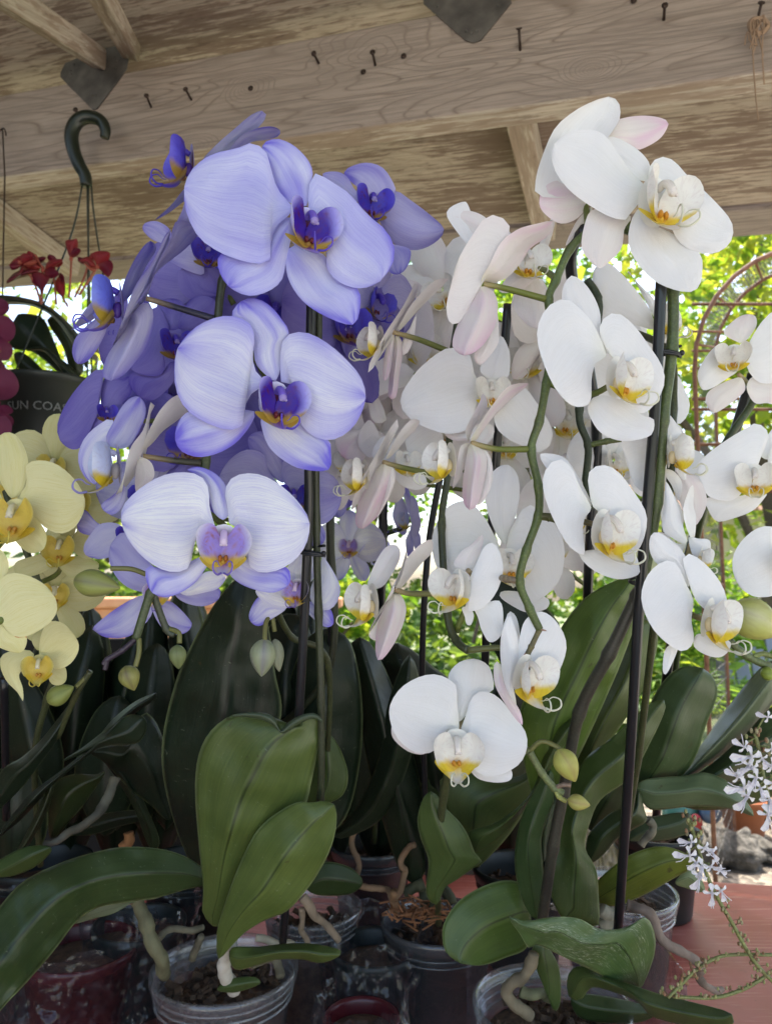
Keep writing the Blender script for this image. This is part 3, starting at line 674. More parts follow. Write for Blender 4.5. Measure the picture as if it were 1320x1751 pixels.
LG = [(.12,.24,.03),(.18,.30,.04),(.08,.17,.03),(.24,.32,.05)]; DG = [(.05,.10,.025),(.08,.14,.03),(.10,.16,.04)]; YG = [(.22,.30,.04),(.30,.34,.06),(.14,.24,.03)]
tree('broadleaf_tree', 2.6, 5.0, 4.6, 1.5, 6120, .11, YG, 'bright yellow green tree behind the rusty arch at the right', 1)
tree('broadleaf_tree', 1.2, 6.6, 5.4, 1.7, 5100, .11, LG, 'light green tree behind the black stake of the white orchids', 2)
tree('broadleaf_tree', -.3, 8.5, 5.2, 1.5, 2550, .11, LG, 'thin leaved tree with sky showing between the violet and white orchids', 3)
tree('broadleaf_tree', -2.6, 6.5, 4.6, 1.7, 4080, .11, YG, 'leafy tree under the roof edge at the left', 4)
tree('broadleaf_tree', -4.6, 5.2, 4.2, 1.5, 3400, .11, LG, 'leafy tree at the far left behind the hanging basket', 5)
tree('broadleaf_tree', 4.6, 7.2, 5.6, 2.0, 4760, .11, LG, 'tall green tree furthest to the right', 6)
tree('garden_shrub', .45, 3.7, 1.5, .62, 1500, .09, DG, 'dark green shrub seen low between the stakes', 7, .03, .85, cat='shrub')
tree('garden_shrub', -.55, 4.3, 1.6, .7, 1500, .10, LG, 'light green shrub behind the violet orchids', 8, .03, .9, cat='shrub')
tree('garden_shrub', 1.45, 4.2, 1.6, .7, 1700, .09, LG, 'light green shrub low behind the arch', 9, .03, .9, cat='shrub')
tree('garden_shrub', -.1, 5.6, 2.1, 1.0, 2600, .09, DG, 'dense dark shrub behind the middle gap between violet and white blooms', 21, .03, 1.0, cat='shrub')
tree('garden_shrub', 1.1, 5.9, 2.2, 1.0, 2600, .09, LG, 'dense light green shrub behind the large white blooms', 22, .03, 1.05, cat='shrub')
tree('garden_shrub', 2.9, 6.6, 2.0, .9, 2000, .09, LG, 'light green shrub at the right in front of the cream shed', 23, .03, .8, cat='shrub')
tree('garden_shrub', -1.3, 5.4, 2.2, 1.0, 2200, .09, DG, 'dense dark shrub behind the violet orchid and the orange wall', 24, .03, 1.1, cat='shrub')
tree('garden_shrub', -2.0, 4.4, 1.7, .9, 1500, .10, DG, 'dark shrub behind the yellow orchids', 10, .03, .95, cat='shrub')
# palm-like fern beside the arch
fp = empty('fern', (1.55, 3.2, .0), 'feathery fern with arching fronds beside the cream shed', 'fern'); rr = random.Random(4); fb = MB()
for k in range(16):
    a = rr.uniform(0, 6.28); L = rr.uniform(.5,.85); base = Vector((1.55, 3.2, .55)); pth = catmull([tuple(base), tuple(base+Vector((math.cos(a)*L*.4, math.sin(a)*L*.4, L*.65))), tuple(base+Vector((math.cos(a)*L, math.sin(a)*L, L*.55)))], 12)
    fb.tube(pth, .004, 5, col=(.10,.16,.03))
    for i in range(3, len(pth)-1):
        p = Vector(pth[i]); t = (Vector(pth[i+1])-p).normalized(); sd = t.cross(Vector((0,0,1))).normalized(); w_ = .12*math.sin(math.pi*i/len(pth))
        for sg in (-1, 1): fb.add([p, p+sd*sg*w_+t*.02+Vector((0,0,-.02)), p+t*.014], [(0,1,2)], None, rr.choice(LG))
fb.build('frond', M['foliage'], fp, smooth=False); MB().tube([(1.55,3.2,0),(1.55,3.2,.58)], .03, 8).build('trunk', M['bark'], fp)
# cream shed far behind
hs = empty('garden_shed', (4.2, 9.4, 0), 'cream walled garden shed with a brown roof far behind the arch', 'shed')
MB().box((4.2, 9.4, 1.1), (2.6, 1.6, 2.2)).build('wall', M['cream'], hs, smooth=False)
MB().add([(2.8,8.45,2.2),(5.6,8.45,2.2),(5.6,9.4,2.9),(2.8,9.4,2.9),(2.8,10.35,2.2),(5.6,10.35,2.2)], [(0,1,2,3),(3,2,5,4),(0,3,4),(1,5,2)]).build('roof', M['tile'], hs, smooth=False)
MB().box((4.7, 8.585, .95), (.8,.03,1.9)).build('door', M['bark'], hs, smooth=False); MB().box((3.5, 8.585, 1.3), (.6,.03,.6)).build('window', simple('window_glass', (.05,.06,.07), .1), hs, smooth=False)
ow_ = MB().box((-1.2, 3.6, .62), (1.9,.12,1.24)).box((-1.2, 3.6, 1.265), (1.98,.18,.05)).build('garden_wall', M['orange'], smooth=False, bevel=.01)
tag(ow_, 'low orange stuccoed garden wall glimpsed behind the leaves', 'wall')
# raised bed, stones, painted ornaments
bed = MB().box((1.75, 2.35, .29), (2.1, 1.7, .58)).build('raised_bed', M['gravel'], smooth=False, bevel=.02)
tag(bed, 'raised bed filled with pale gravel behind the red table', 'raised bed')
def rock(px, py, d, rx, ry, rz, label, seed):
    p = onz(px, py, .58); b = MB().ball(p + Vector((0,0,rz*.5)), (rx, ry, rz), n=22, wob=.55); b.v = [tuple(Vector(v)+Vector((noise.noise(Vector(v)*25)*.02, noise.noise(Vector(v)*25+Vector((5,0,0)))*.02, noise.noise(Vector(v)*25+Vector((0,5,0)))*.02))) for v in b.v]
    return tag(b.build('rock', M['rock'], None, p), label, 'rock', 'rocks on the raised bed')
rock(1245, 1475, 2, .085, .07, .06, 'large rough grey brown rock below the painted ornament', 1)
rock(1305, 1470, 2, .05, .05, .035, 'smaller rough rock at the right edge of the photo beside the large one', 2)
def pot_lathe(b, c, r, h, rim=.004, taper=.72, t=.0015, n=48, col=None):
    pr = [(r*taper*.02, 0), (r*taper, 0), (r*taper+.002, .004), (r*.97, h-.014), (r+rim*.2, h-.014), (r+rim, h-.004), (r+rim, h), (r+rim*.1, h+.0005), (r-.0015, h-.003), (r*.97-t, h-.016), (r*taper-t, .006), (0.0005, .005)]
    return b.lathe(c, pr, n, col)
tp = onz(1300, 1452, .58); tag(pot_lathe(MB(), tp+Vector((.02,.14,0)), .075, .11, .006).build('terracotta_pot', simple('terracotta', (.34,.12,.05), .85)), 'small terracotta pot behind the rough rock', 'pot')
op = onz(1215, 1440, .58) + Vector((0,.10,0)); orn = empty('mosaic_ornament', op, 'blurred mosaic garden ornament in blue, red, green and yellow', 'ornament')
MB().ball(op+Vector((-.05,0,.05)), (.06,.04,.06), n=12).build('body', simple('ornament_green', (.05,.16,.13), .3), orn)
MB().ball(op+Vector((.03,-.03,.065)), (.035,.03,.035), n=12).build('ball', simple('ornament_blue', (.07,.13,.22), .3), orn)
MB().ball(op+Vector((-.005,-.02,.105)), (.022,.02,.022), n=12).build('crest', simple('ornament_yellow', (.55,.38,.05), .3), orn)
MB().ball(op+Vector((-.02,-.04,.035)), (.022,.015,.030), n=12).build('wing', simple('ornament_red', (.38,.03,.03), .3), orn)
# grey slatted garden chair
ch = empty('garden_chair', (2.0, 3.9, 0), 'blue grey slatted garden chair behind the leaves at the right', 'chair')
for k in range(6):
    x = 1.78+.085*k; MB().box((x, 3.92+.0, .78), (.075,.02,.72), Matrix.Rotation(R(-14), 3, 'X') @ Matrix.Rotation(R((k-2.5)*2.5), 3, 'Y')).build('slat', M['grey'], ch, smooth=False, bevel=.004)
MB().box((2.0, 3.62, .36), (.52,.5,.03), Matrix.Rotation(R(6), 3, 'X')).build('seat', M['grey'], ch, smooth=False, bevel=.004)
for sx in (-1, 1):
    MB().box((2.0+sx*.29, 3.6, .58), (.10,.62,.025)).build('armrest', M['grey'], ch, smooth=False, bevel=.004)
    for yy in (3.36, 3.85): MB().box((2.0+sx*.27, yy, .285), (.05,.06,.57)).build('leg', M['grey'], ch, smooth=False, bevel=.004)

# rusty arch with wire mesh
AD_ = 2.0; ar = empty('garden_arch', onz(1330, 1420, 0) if False else (1.1, 2.0, 0), 'rusty iron garden arch with wire mesh behind the white orchids', 'arch')
def archpts(cx, r, top, d, dx=0):
    out = []
    c = P(cx, top, d); xr = r*d/FPX
    for a in range(0, 181, 12): out.append((c.x - xr*math.cos(R(a)), c.y, c.z - xr*1.0 + xr*math.sin(R(a))*1.0))
    return [(out[0][0], out[0][1], .02)] + [(out[0][0], out[0][1], z) for z in (.5, 1.0, 1.35)] + out + [(out[-1][0], out[-1][1], z) for z in (1.35, 1.0, .5)] + [(out[-1][0], out[-1][1], .02)]
h1 = archpts(1400, 222, 418, AD_); h2 = archpts(1392, 180, 455, AD_+.42)
for h_ in (h1, h2): MB().tube(h_, .0065, 8).build('hoop', M['rust'], ar)
for i in range(3, len(h1)-3, 2): MB().tube([h1[i], h2[i]], .004, 6).build('crossbar', M['rust'], ar)
for (y, ex) in ((520,1),(567,0),(600,0),(630,0),(682,1),(700,1),(760,1),(840,1)):
    a = P(1183, y, AD_); MB().tube([(h1[5][0], a.y, a.z), (h1[-6][0] if ex else h1[5][0]+.10, a.y+.0, a.z)], .0045 if ex else .0035, 6).build('rung', M['rust'], ar)
ms = MB()
for i in range(5, 15):
    for k in range(6):
        t = k/6; a = Vector(h1[i]).lerp(Vector(h1[i+1]), t); b_ = Vector(h2[i]).lerp(Vector(h2[i+1]), t); ms.tube([a, b_], .0011, 4, caps=False)
for k in range(26):
    z_ = .35+k*.045; ms.tube([Vector((h1[3][0], h1[3][1], z_)), Vector((h2[3][0], h2[3][1], z_))], .0010, 4, caps=False)
for k in range(1, 12):
    t = k/12; ms.tube([Vector(h1[j]).lerp(Vector(h2[j]), t) for j in range(1, len(h1)-1)], .0010, 4, caps=False)
ms.build('wire_mesh', M['galv'], ar)
# ------------------------------------------------------------------ pots
def film(name, dif, dcol, rough, bumpy=0, tint=(.93,.94,.95), gl=.07):
    # thin clear plastic: mostly see-through, a little milky, with sharp reflections that grow at grazing angles
    t = NT(name); ob = t.obj(); lw = t.n('ShaderNodeLayerWeight'); lw.inputs['Blend'].default_value = .25
    g = t.n('ShaderNodeBsdfGlossy'); g.inputs['Roughness'].default_value = rough; tr = t.n('ShaderNodeBsdfTransparent'); tr.inputs[0].default_value = (*tint, 1); d = t.n('ShaderNodeBsdfDiffuse'); d.inputs[0].default_value = (*dcol, 1)
    if bumpy:
        n = t.noise(ob, 22, 4, .5, 1.6); rd = t.math('ABSOLUTE', t.math('SUBTRACT', n, .5)); bp = t.bump(rd, bumpy, .006); t.l(bp, g.inputs['Normal']); t.l(bp, lw.inputs['Normal'])
    m1 = t.n('ShaderNodeMixShader'); m1.inputs[0].default_value = dif; t.l(tr.outputs[0], m1.inputs[1]); t.l(d.outputs[0], m1.inputs[2])
    m2 = t.n('ShaderNodeMixShader'); t.l(t.math('ADD', t.math('MULTIPLY', lw.outputs['Facing'], .35), gl), m2.inputs[0]); t.l(m1.outputs[0], m2.inputs[1]); t.l(g.outputs[0], m2.inputs[2])
    t.l(m2.outputs[0], t.out.inputs[0]); return t.m
M['clear'] = film('clear_plastic', .10, (.55,.57,.60), .12)
M['clear_rim'] = film('clear_rim', .34, (.50,.53,.55), .15)
M['filmy'] = film('crinkled_film', .02, (.5,.5,.55), .05, .55, gl=.03)
M['smoke'] = film('smoky_film', .60, (.10,.105,.112), .2, .5, (.5,.5,.52))
M['darkpot'] = simple('dark_pot', (.018,.024,.022), .45); M['maroon'] = simple('maroon_pot', (.085,.012,.016), .25)
def bark_mat():
    t = NT('potting_bark'); n = t.noise(t.obj(), 120, 4, .7); return t.pbr(t.mix(t.ramp(n, [(.3, 0), (.7, 1)]), (.022,.015,.009), (.13,.08,.045)), .9, t.bump(n, .7, .002))
M['chips'] = bark_mat()
def orchid_pot(px, py, r, mat, label, z=1.03, h=.105, d=None, chips=190, seed=1, col=None):
    c = onz(px, py, z); e = empty('orchid_pot', (c.x, c.y, z-h), label, 'plant pot')
    b = pot_lathe(MB(), Vector((c.x, c.y, z-h)), r, h, .003)
    b.build('pot_wall', M[mat], e, (c.x, c.y, z-h))
    rb = MB(); 
    for k in range(3): rb.lathe((c.x, c.y, z-.010-.006*k), [(r*.985-.0008*k, -.0009), (r*.985+.0014-.0008*k, 0), (r*.985-.0008*k, .0009)], 48)
    rb.build('rim', M['clear_rim' if mat == 'clear' else mat], e, (c.x, c.y, z-.02))
    rr = random.Random(seed); m = MB()
    m.lathe((c.x, c.y, z-h+.008), [(0.0005, h*.70), (r*.55, h*.70), (r*.88, h*.66), (r*.84, h*.3), (r*.70, .0), (0.0005, 0)], 28)
    for k in range(chips):
        a = rr.uniform(0, 6.28); q = r*.84*math.sqrt(rr.random()); zz = z-h+.008+h*.70+rr.uniform(-.006,.006)
        Mx = Matrix.Rotation(rr.uniform(0,6.28), 3, 'Z') @ Matrix.Rotation(rr.uniform(-.9,.9), 3, 'X') @ Matrix.Rotation(rr.uniform(-.9,.9), 3, 'Y')
        m.box((c.x+q*math.cos(a), c.y+q*math.sin(a), zz), (rr.uniform(.004,.011), rr.uniform(.003,.006), rr.uniform(.002,.004)), Mx)
    m.build('potting_bark', M['chips'], e, (c.x, c.y, z-h+.01), smooth=False)
    return e, c
potA, cA = orchid_pot(385, 1652, .0585, 'clear', 'clear plastic orchid pot in front at the left, under two broad green leaves', seed=1)
potB, cB = orchid_pot(942, 1712, .0575, 'clear', 'clear plastic orchid pot cut by the bottom of the photo, under the dusty curled leaf', seed=2)
potC, cC = orchid_pot(748, 1572, .052, 'smoke', 'smoky grey film pot in the middle with tan roots over its rim', seed=3)
potD, cD = orchid_pot(535, 1548, .046, 'clear', 'clear plastic pot standing behind the front violet orchid pot', seed=4)
potE, cE = orchid_pot(636, 1440, .050, 'smoke', 'dark grey pot furthest back in the middle, under the arching dark leaf', seed=5, chips=40)
potF, cF = orchid_pot(1052, 1520, .060, 'clear', 'clear pot at the right edge of the orchids, beside the bare red table', seed=6)
potG, cG = orchid_pot(70, 1470, .055, 'darkpot', 'dark pot of the yellow orchid at the far left', seed=7, chips=40)
potH, cH = orchid_pot(1120, 1418, .055, 'darkpot', 'dark pot behind the yellow green leaf, of the far right white orchid', seed=8, chips=40)
potI, cI = orchid_pot(330, 1470, .055, 'darkpot', 'dark pot hidden behind the tall dark leaves of the deep violet orchid', seed=9, chips=40)
potJ, cJ = orchid_pot(890, 1480, .052, 'darkpot', 'dark pot in shade behind the upright leaves of the white orchid', seed=10, chips=40)
def sleeve(px, py, z, r, h, mat_in, label, seed, jag=.0, wr=.010, name='wrapped_pot'):
    c = onz(px, py, z); e = empty(name, (c.x, c.y, z-h), label, 'wrapped pot'); z0 = z-h
    pot_lathe(MB(), Vector((c.x, c.y, z0)), r*.86, h*.9, .003).build('pot_wall', M[mat_in], e, (c.x, c.y, z0))
    V = []; nu, nv = 70, 130; 
    for i in range(nu+1):
        for k in range(nv):
            a = 6.283*k/nv; zz = h*1.12*i/nu
            q = Vector((math.cos(a)*3+seed, math.sin(a)*3, zz*18)); f = noise.noise(q*.9)+.9*abs(noise.noise(q*1.9+Vector((0,0,zz*9))))+.45*abs(noise.noise(q*5))
            rr_ = r*(.9+.14*i/nu) + wr*f; V.append((c.x+rr_*math.cos(a), c.y+rr_*math.sin(a), z0+.002+zz+.012*noise.noise(Vector((a*2, seed, 0)))*(i/nu)))
    MB().lathe((c.x, c.y, z0+h*.72), [(.0005, .002), (r*.4, .005), (r*.82, 0)], 24).build('soil', M['chips'], e, (c.x, c.y, z0+h*.7))
    MB().add(V, [(i*nv+k, i*nv+(k+1) % nv, (i+1)*nv+(k+1) % nv, (i+1)*nv+k) for i in range(nu) for k in range(nv)]).build('plastic_film', M['filmy'], e, (c.x, c.y, z0))
sleeve(140, 1600, 1.015, .060, .088, 'maroon', 'dark red pot wrapped in crinkled clear film at the lower left', 1)
sleeve(618, 1722, 1.000, .034, .072, 'maroon', 'small dark red pot in clear film at the bottom middle', 2)
sleeve(640, 1600, 1.02, .046, .09, 'darkpot', 'dark pot in loose crinkled film between the front violet pot and the smoky pot', 3)
sleeve(30, 1560, 1.02, .05, .09, 'darkpot', 'dark pot in crinkled film at the left edge under the long arching leaf', 4)
sleeve(240, 1560, 1.02, .05, .09, 'darkpot', 'dark pot in crinkled film just left of the front violet pot', 5)

# ------------------------------------------------------------------ plants
G1 = 'potted moth orchids crowded on the red table'
def plant(c, label): return empty('orchid_plant', (c.x, c.y, .95), label, 'orchid', G1)
VA = plant(cA, 'violet orchid in the front clear pot, three large pale blooms in a column')
VB = plant(cI, 'deeper violet orchid behind the front violet one, with dark purple lips')
WA = plant(cB, 'white orchid whose zigzag arching stem carries the highest white blooms')
WB = plant(cC, 'white orchid in the smoky middle pot, blush backed blooms turned left')
WC = plant(cF, 'white orchid right of the long black stake, blooms turned to the right')
WD = plant(cH, 'white orchid cut by the right edge, in front of the rusty arch')
WE = plant(cJ, 'white moth orchid behind the others, its shaded blooms showing between the stems')
YA = plant(cG, 'pale yellow moth orchid at the left edge of the photo')
VC = plant(cE, 'small pale violet moth orchid far behind, between the violet and white ones')
VS = plant(cD, 'orchid with short leaves in the clear pot behind the front violet pot')

# --- three large violet blooms in front
flower(VA, 'A', .425, 'violet_a', [
 ('s', "765 405 700 395 650 340 620 250 585 165 640 135 710 160 770 220 790 275 778 330 772 370", dict(d0=.006, d1=.010)),
 ('s', "715 455 650 470 560 540 480 590 415 600 410 660 450 730 530 768 610 750 665 705 680 640 695 570", dict(d0=.008, d1=.004)),
 ('s', "690 580 680 640 700 720 760 800 860 860 950 885 978 830 975 745 900 700 850 620 800 580 740 560", dict(d0=.008, d1=.0)),
 ('p', "715 415 650 340 618 240 600 185 545 152 480 175 390 195 310 250 272 330 280 430 330 530 410 590 500 625 580 640 618 620 622 545 650 480 700 440", dict(d0=.003, d1=-.004)),
 ('p', "780 470 771 400 778 310 812 268 850 300 930 350 1010 440 1080 500 1118 570 1110 640 1060 710 980 738 900 715 848 660 845 590 845 530 810 490", dict(d0=.003, d1=-.002, tip=10)),
 ], (762, 500, 218, 33, 2, 6), 'violet', ped=[(527,395,.43),(535,420,.45),(500,330,.458)])
flower(VA, 'A', .43, 'violet_b', [
 ('s', "640 1112 598 1085 560 1040 545 960 500 890 462 845 500 790 560 778 620 810 670 870 695 915 668 960 662 1050", dict(d0=.006, d1=.010)),
 ('s', "770 130 650 120 500 130 450 185 440 250 470 300 540 322 620 305 690 265 740 210 768 160", dict(z='B', d0=.010, d1=.002)),
 ('s', "800 150 810 230 840 290 900 340 970 372 1080 375 1090 300 1080 250 1000 200 940 160 870 140", dict(z='B', d0=.010, d1=-.004)),
 ('p', "620 1115 570 1090 548 1020 555 950 540 885 480 852 400 855 310 900 245 980 232 1070 240 1150 275 1220 332 1265 410 1300 476 1308 512 1285 515 1220 550 1155", dict(d0=.003, d1=-.004)),
 ('p', "662 1115 660 1040 665 960 700 920 770 918 850 960 930 1030 985 1100 1003 1180 970 1272 920 1325 863 1349 800 1338 745 1290 727 1230 722 1160 700 1125", dict(d0=.003, d1=-.003)),
 ], (642, 1200, 210, 30, 2, 4), 'violet', ped=[(474,700,.436),(480,690,.455),(430,600,.46)])
flower(VA, 'B', .43, 'violet_c', [
 ('s', "640 585 600 550 580 480 550 410 490 375 540 363 600 385 645 430 668 500 665 560", dict(d0=.005, d1=.010, pal='violet_b')),
 ('s', "610 700 540 740 420 790 325 778 320 840 345 890 400 907 470 885 530 840 565 790 600 740", dict(d0=.010, d1=.002, pal='violet_b')),
 ('s', "670 740 665 805 710 850 780 878 850 888 910 860 922 820 900 780 800 780 740 750 700 725", dict(d0=.010, d1=.002, pal='violet_b')),
 ('p', "605 605 585 540 578 450 545 400 480 385 400 395 310 440 225 520 215 590 240 660 300 735 380 790 450 802 500 780 512 720 530 660 575 620", dict(d0=.002, d1=-.004)),
 ('p', "665 600 660 540 648 470 670 415 730 390 810 400 900 455 970 530 1002 600 985 690 930 760 850 800 780 800 742 760 745 700 722 640 690 610", dict(d0=.002, d1=-.004)),
 ], (642, 690, 210, 12, 2, 2), 'lilac', ped=[(382,915,.436),(385,900,.452),(345,870,.455)])
# top left bloom seen from behind, lip to the left
flower(VA, 'A', .455, 'violet_e', [
 ('p', "345 225 400 160 480 90 540 40 585 22 602 45 570 90 500 140 450 185 400 230", dict(tw=.5, d1=-.01)),
 ('s', "450 190 500 125 560 95 620 85 658 100 650 125 600 140 540 150 500 190", dict(tw=.3)),
 ('s', "275 335 230 390 190 430 155 462 200 440 255 400 285 370", dict(tw=.3)),
 ('p', "320 300 290 340 265 420 240 480 270 490 310 480 340 420 350 350", dict(tw=.2, d0=.01)),
 ], (292, 238, 190, -68, 8, 6), 'deep', ped=[(330,300,.46),(350,330,.47),(410,400,.46)])
# left bloom seen edge-on (two broad blades), blue lip
flower(VA, 'C', .44, 'violet_e', [
 ('s', "700 450 692 370 740 250 800 150 850 105 880 130 880 165 820 260 770 370", dict(tw=.25, d1=.01)),
 ('p', "760 470 850 340 890 230 950 120 990 0 1040 -10 1100 20 1125 60 1060 140 960 220 880 290 840 400 800 470", dict(tw=.35, d0=.008, d1=.015)),
 ('p', "690 600 700 540 725 460 770 350 860 220 930 80 965 40 950 120 895 245 850 340 820 440 770 530 700 625 640 712 650 660", dict(tw=.5, tip=6, d0=-.002, d1=-.006, pal='violet_g')),
 ('s', "745 520 700 620 620 730 590 800 580 870 630 895 690 870 760 800 820 720 860 600 866 500 830 450 785 470", dict(fold=.25, d0=.006, d1=-.004, pal='violet_g')),
 ('s', "600 520 520 560 430 650 410 740 440 800 500 780 560 700 605 600", dict(d0=.012, d1=.02)),
 ('p', "545 430 470 510 420 590 400 610 470 580 540 540 570 480", dict(tw=.2, d0=.004)),
 ], (668, 460, 300, -70, 4, 0), 'blue', ped=[(250,510,.45),(300,525,.455),(365,545,.455)], pedcol=(.04,.04,.07))
# lower left side bloom
flower(VA, 'C', .44, 'violet_g', [
 ('p', "620 1290 640 1115 570 1135 485 1210 445 1300 450 1380 490 1450 540 1482 570 1420 600 1340", dict(d0=.01, d1=.016, pal='violet_b')),
 ('s', "630 1270 600 1215 640 1130 690 1040 740 990 790 985 822 1030 820 1100 780 1190 720 1270", dict(d0=.006, d1=.012)),
 ('p', "800 1290 830 1200 855 1150 905 1060 980 985 1050 975 1075 1050 1000 1120 920 1180 860 1250", dict(tw=.3, d0=.006, d1=.014, pal='shellp')),
 ('p', "690 1520 715 1350 745 1260 805 1180 832 1100 852 1015 880 1022 852 1080 842 1180 830 1290 790 1390 720 1485 660 1562 620 1600 650 1560", dict(tw=.5, tip=5, pal='shellp', d0=0, d1=-.004)),
 ('s', "780 1340 800 1325 850 1350 872 1400 865 1450 800 1500 768 1520 765 1420", dict(d0=.008, d1=.01, pal='shellp')),
 ('s', "700 1480 640 1540 575 1590 590 1630 640 1650 690 1610 710 1540", dict(d0=.004, d1=.0, pal='violet_g')),
 ], (655, 1370, 290, -66, 4, 0), 'paleblue', ped=[(245,780,.45),(300,788,.455),(345,792,.455)], pedcol=(.08,.08,.06))
# --- deeper violet blooms behind
flower(VB, 'A', .50, 'violet_e', [
 ('p', "990 370 955 335 930 290 890 268 830 275 850 320 900 365 960 390", {}),
 ('s', "1020 345 970 330 915 272 960 240 1020 232 1080 260 1125 345 1080 365", {}),
 ('s', "1080 520 1100 555 1180 580 1175 640 1140 680 1095 670 1070 600", {}),
 ('p', "1050 430 1085 370 1125 345 1180 380 1260 440 1318 500 1280 555 1200 585 1120 560 1075 500", dict(cup=.2)),
 ], (1022, 405, 150, 18, 4, 5), 'deep', ped=[(640,355,.505),(640,380,.53),(560,400,.53)])
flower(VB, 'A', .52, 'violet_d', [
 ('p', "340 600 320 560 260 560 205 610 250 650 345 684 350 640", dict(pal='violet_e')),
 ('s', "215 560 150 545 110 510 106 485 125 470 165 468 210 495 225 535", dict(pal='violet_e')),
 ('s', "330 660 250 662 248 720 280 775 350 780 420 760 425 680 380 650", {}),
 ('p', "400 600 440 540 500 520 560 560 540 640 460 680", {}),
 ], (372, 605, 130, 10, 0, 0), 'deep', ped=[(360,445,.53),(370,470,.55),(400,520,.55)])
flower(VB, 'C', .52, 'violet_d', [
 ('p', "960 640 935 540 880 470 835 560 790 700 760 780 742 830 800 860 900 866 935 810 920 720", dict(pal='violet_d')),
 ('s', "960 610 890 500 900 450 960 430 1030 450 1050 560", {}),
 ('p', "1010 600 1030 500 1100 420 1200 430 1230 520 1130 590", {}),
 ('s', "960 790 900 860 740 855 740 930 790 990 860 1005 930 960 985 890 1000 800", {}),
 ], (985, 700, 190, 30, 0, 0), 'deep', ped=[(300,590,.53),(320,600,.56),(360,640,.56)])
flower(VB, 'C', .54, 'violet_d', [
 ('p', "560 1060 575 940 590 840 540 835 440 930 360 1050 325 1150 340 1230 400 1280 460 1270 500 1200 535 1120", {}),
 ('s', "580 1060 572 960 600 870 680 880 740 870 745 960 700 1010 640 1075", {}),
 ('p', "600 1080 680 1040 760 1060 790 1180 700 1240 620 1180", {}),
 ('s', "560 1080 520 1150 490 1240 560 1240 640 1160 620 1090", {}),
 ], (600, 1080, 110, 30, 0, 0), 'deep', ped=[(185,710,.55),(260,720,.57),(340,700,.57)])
flower(VB, 'B', .50, 'violet_e', [
 ('p', "900 480 870 430 830 380 810 310 740 290 670 330 625 400 640 450 720 500 820 520", {}),
 ('s', "890 430 830 390 760 310 745 240 800 213 850 250 890 330 905 400", {}),
 ('p', "920 480 885 400 890 340 930 330 980 350 1100 400 1135 480 1110 560 1050 605 980 570", {}),
 ('s', "940 520 1000 560 1060 620 1060 680 1000 690 930 620", {}),
 ], (935, 495, 130, 10, 0, 0), 'deep', ped=[(500,850,.51),(510,860,.54),(540,820,.54)])
flower(VB, 'B', .50, 'violet_c', [
 ('p', "930 920 905 880 900 850 780 872 800 920 860 958 910 950", {}),
 ('s', "960 860 905 800 950 730 1000 700 1040 760 1020 830", {}),
 ('p', "1000 900 1020 830 1045 780 1060 740 1125 850 1120 920 1080 962 1030 950", {}),
 ('s', "900 930 850 930 790 905 750 970 755 1010 790 1028 840 1000 900 960", dict(pal='violet_b')),
 ('s', "980 930 1000 980 1060 1030 1100 1020 1090 960 1040 930", dict(pal='violet_b')),
 ], (950, 880, 120, -10, 0, 0), 'lilac', ped=[(508,1010,.51),(520,1000,.53),(545,960,.53)])
flower(VB, 'B', .50, 'violet_g', [
 ('p', "400 830 330 760 280 700 225 635 170 690 165 760 200 830 260 875 340 887 400 870", dict(pal='violet_e')),
 ('s', "300 900 200 950 100 1030 110 1050 150 1075 250 1070 330 1000 350 930", {}),
 ('s', "340 940 380 925 430 930 500 1000 508 1030 480 1058 420 1062 370 1015", {}),
 ('p', "440 860 500 860 570 800 650 820 620 870 560 888 480 900", dict(pal='violet_c')),
 ('s', "440 890 530 870 620 868 622 915 560 945 480 930", dict(pal='violet_e')),
 ], (360, 880, 110, 20, 20, 0), 'lilac', ped=[(268,1010,.51),(280,990,.53),(330,900,.53)])
flower(VB, 'B', .53, 'violet_e', [
 ('p', "240 650 200 600 130 600 90 640 60 690 65 730 130 748 200 720", dict(pal='violet_g')),
 ('s', "200 620 120 600 60 540 30 600 50 640 130 650", {}),
 ('p', "260 640 330 600 360 660 300 700", {}),
 ], (240, 650, 90, 20, 0, 0), 'deep', ped=[(220,915,.54),(260,900,.56),(330,860,.56)])
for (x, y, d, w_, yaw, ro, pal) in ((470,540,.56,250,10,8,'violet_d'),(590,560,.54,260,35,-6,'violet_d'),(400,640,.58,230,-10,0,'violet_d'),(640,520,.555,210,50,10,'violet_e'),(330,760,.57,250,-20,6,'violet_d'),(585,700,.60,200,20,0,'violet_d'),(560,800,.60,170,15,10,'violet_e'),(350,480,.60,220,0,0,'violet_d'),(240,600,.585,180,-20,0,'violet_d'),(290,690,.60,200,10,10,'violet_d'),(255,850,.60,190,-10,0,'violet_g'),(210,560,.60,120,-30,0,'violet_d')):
    gen_flower(VB, x, y, d, w_, yaw, 5, ro, pal, 'deep', ped=[(x+10,y+20,d+.03),(545,y+60,.60)])

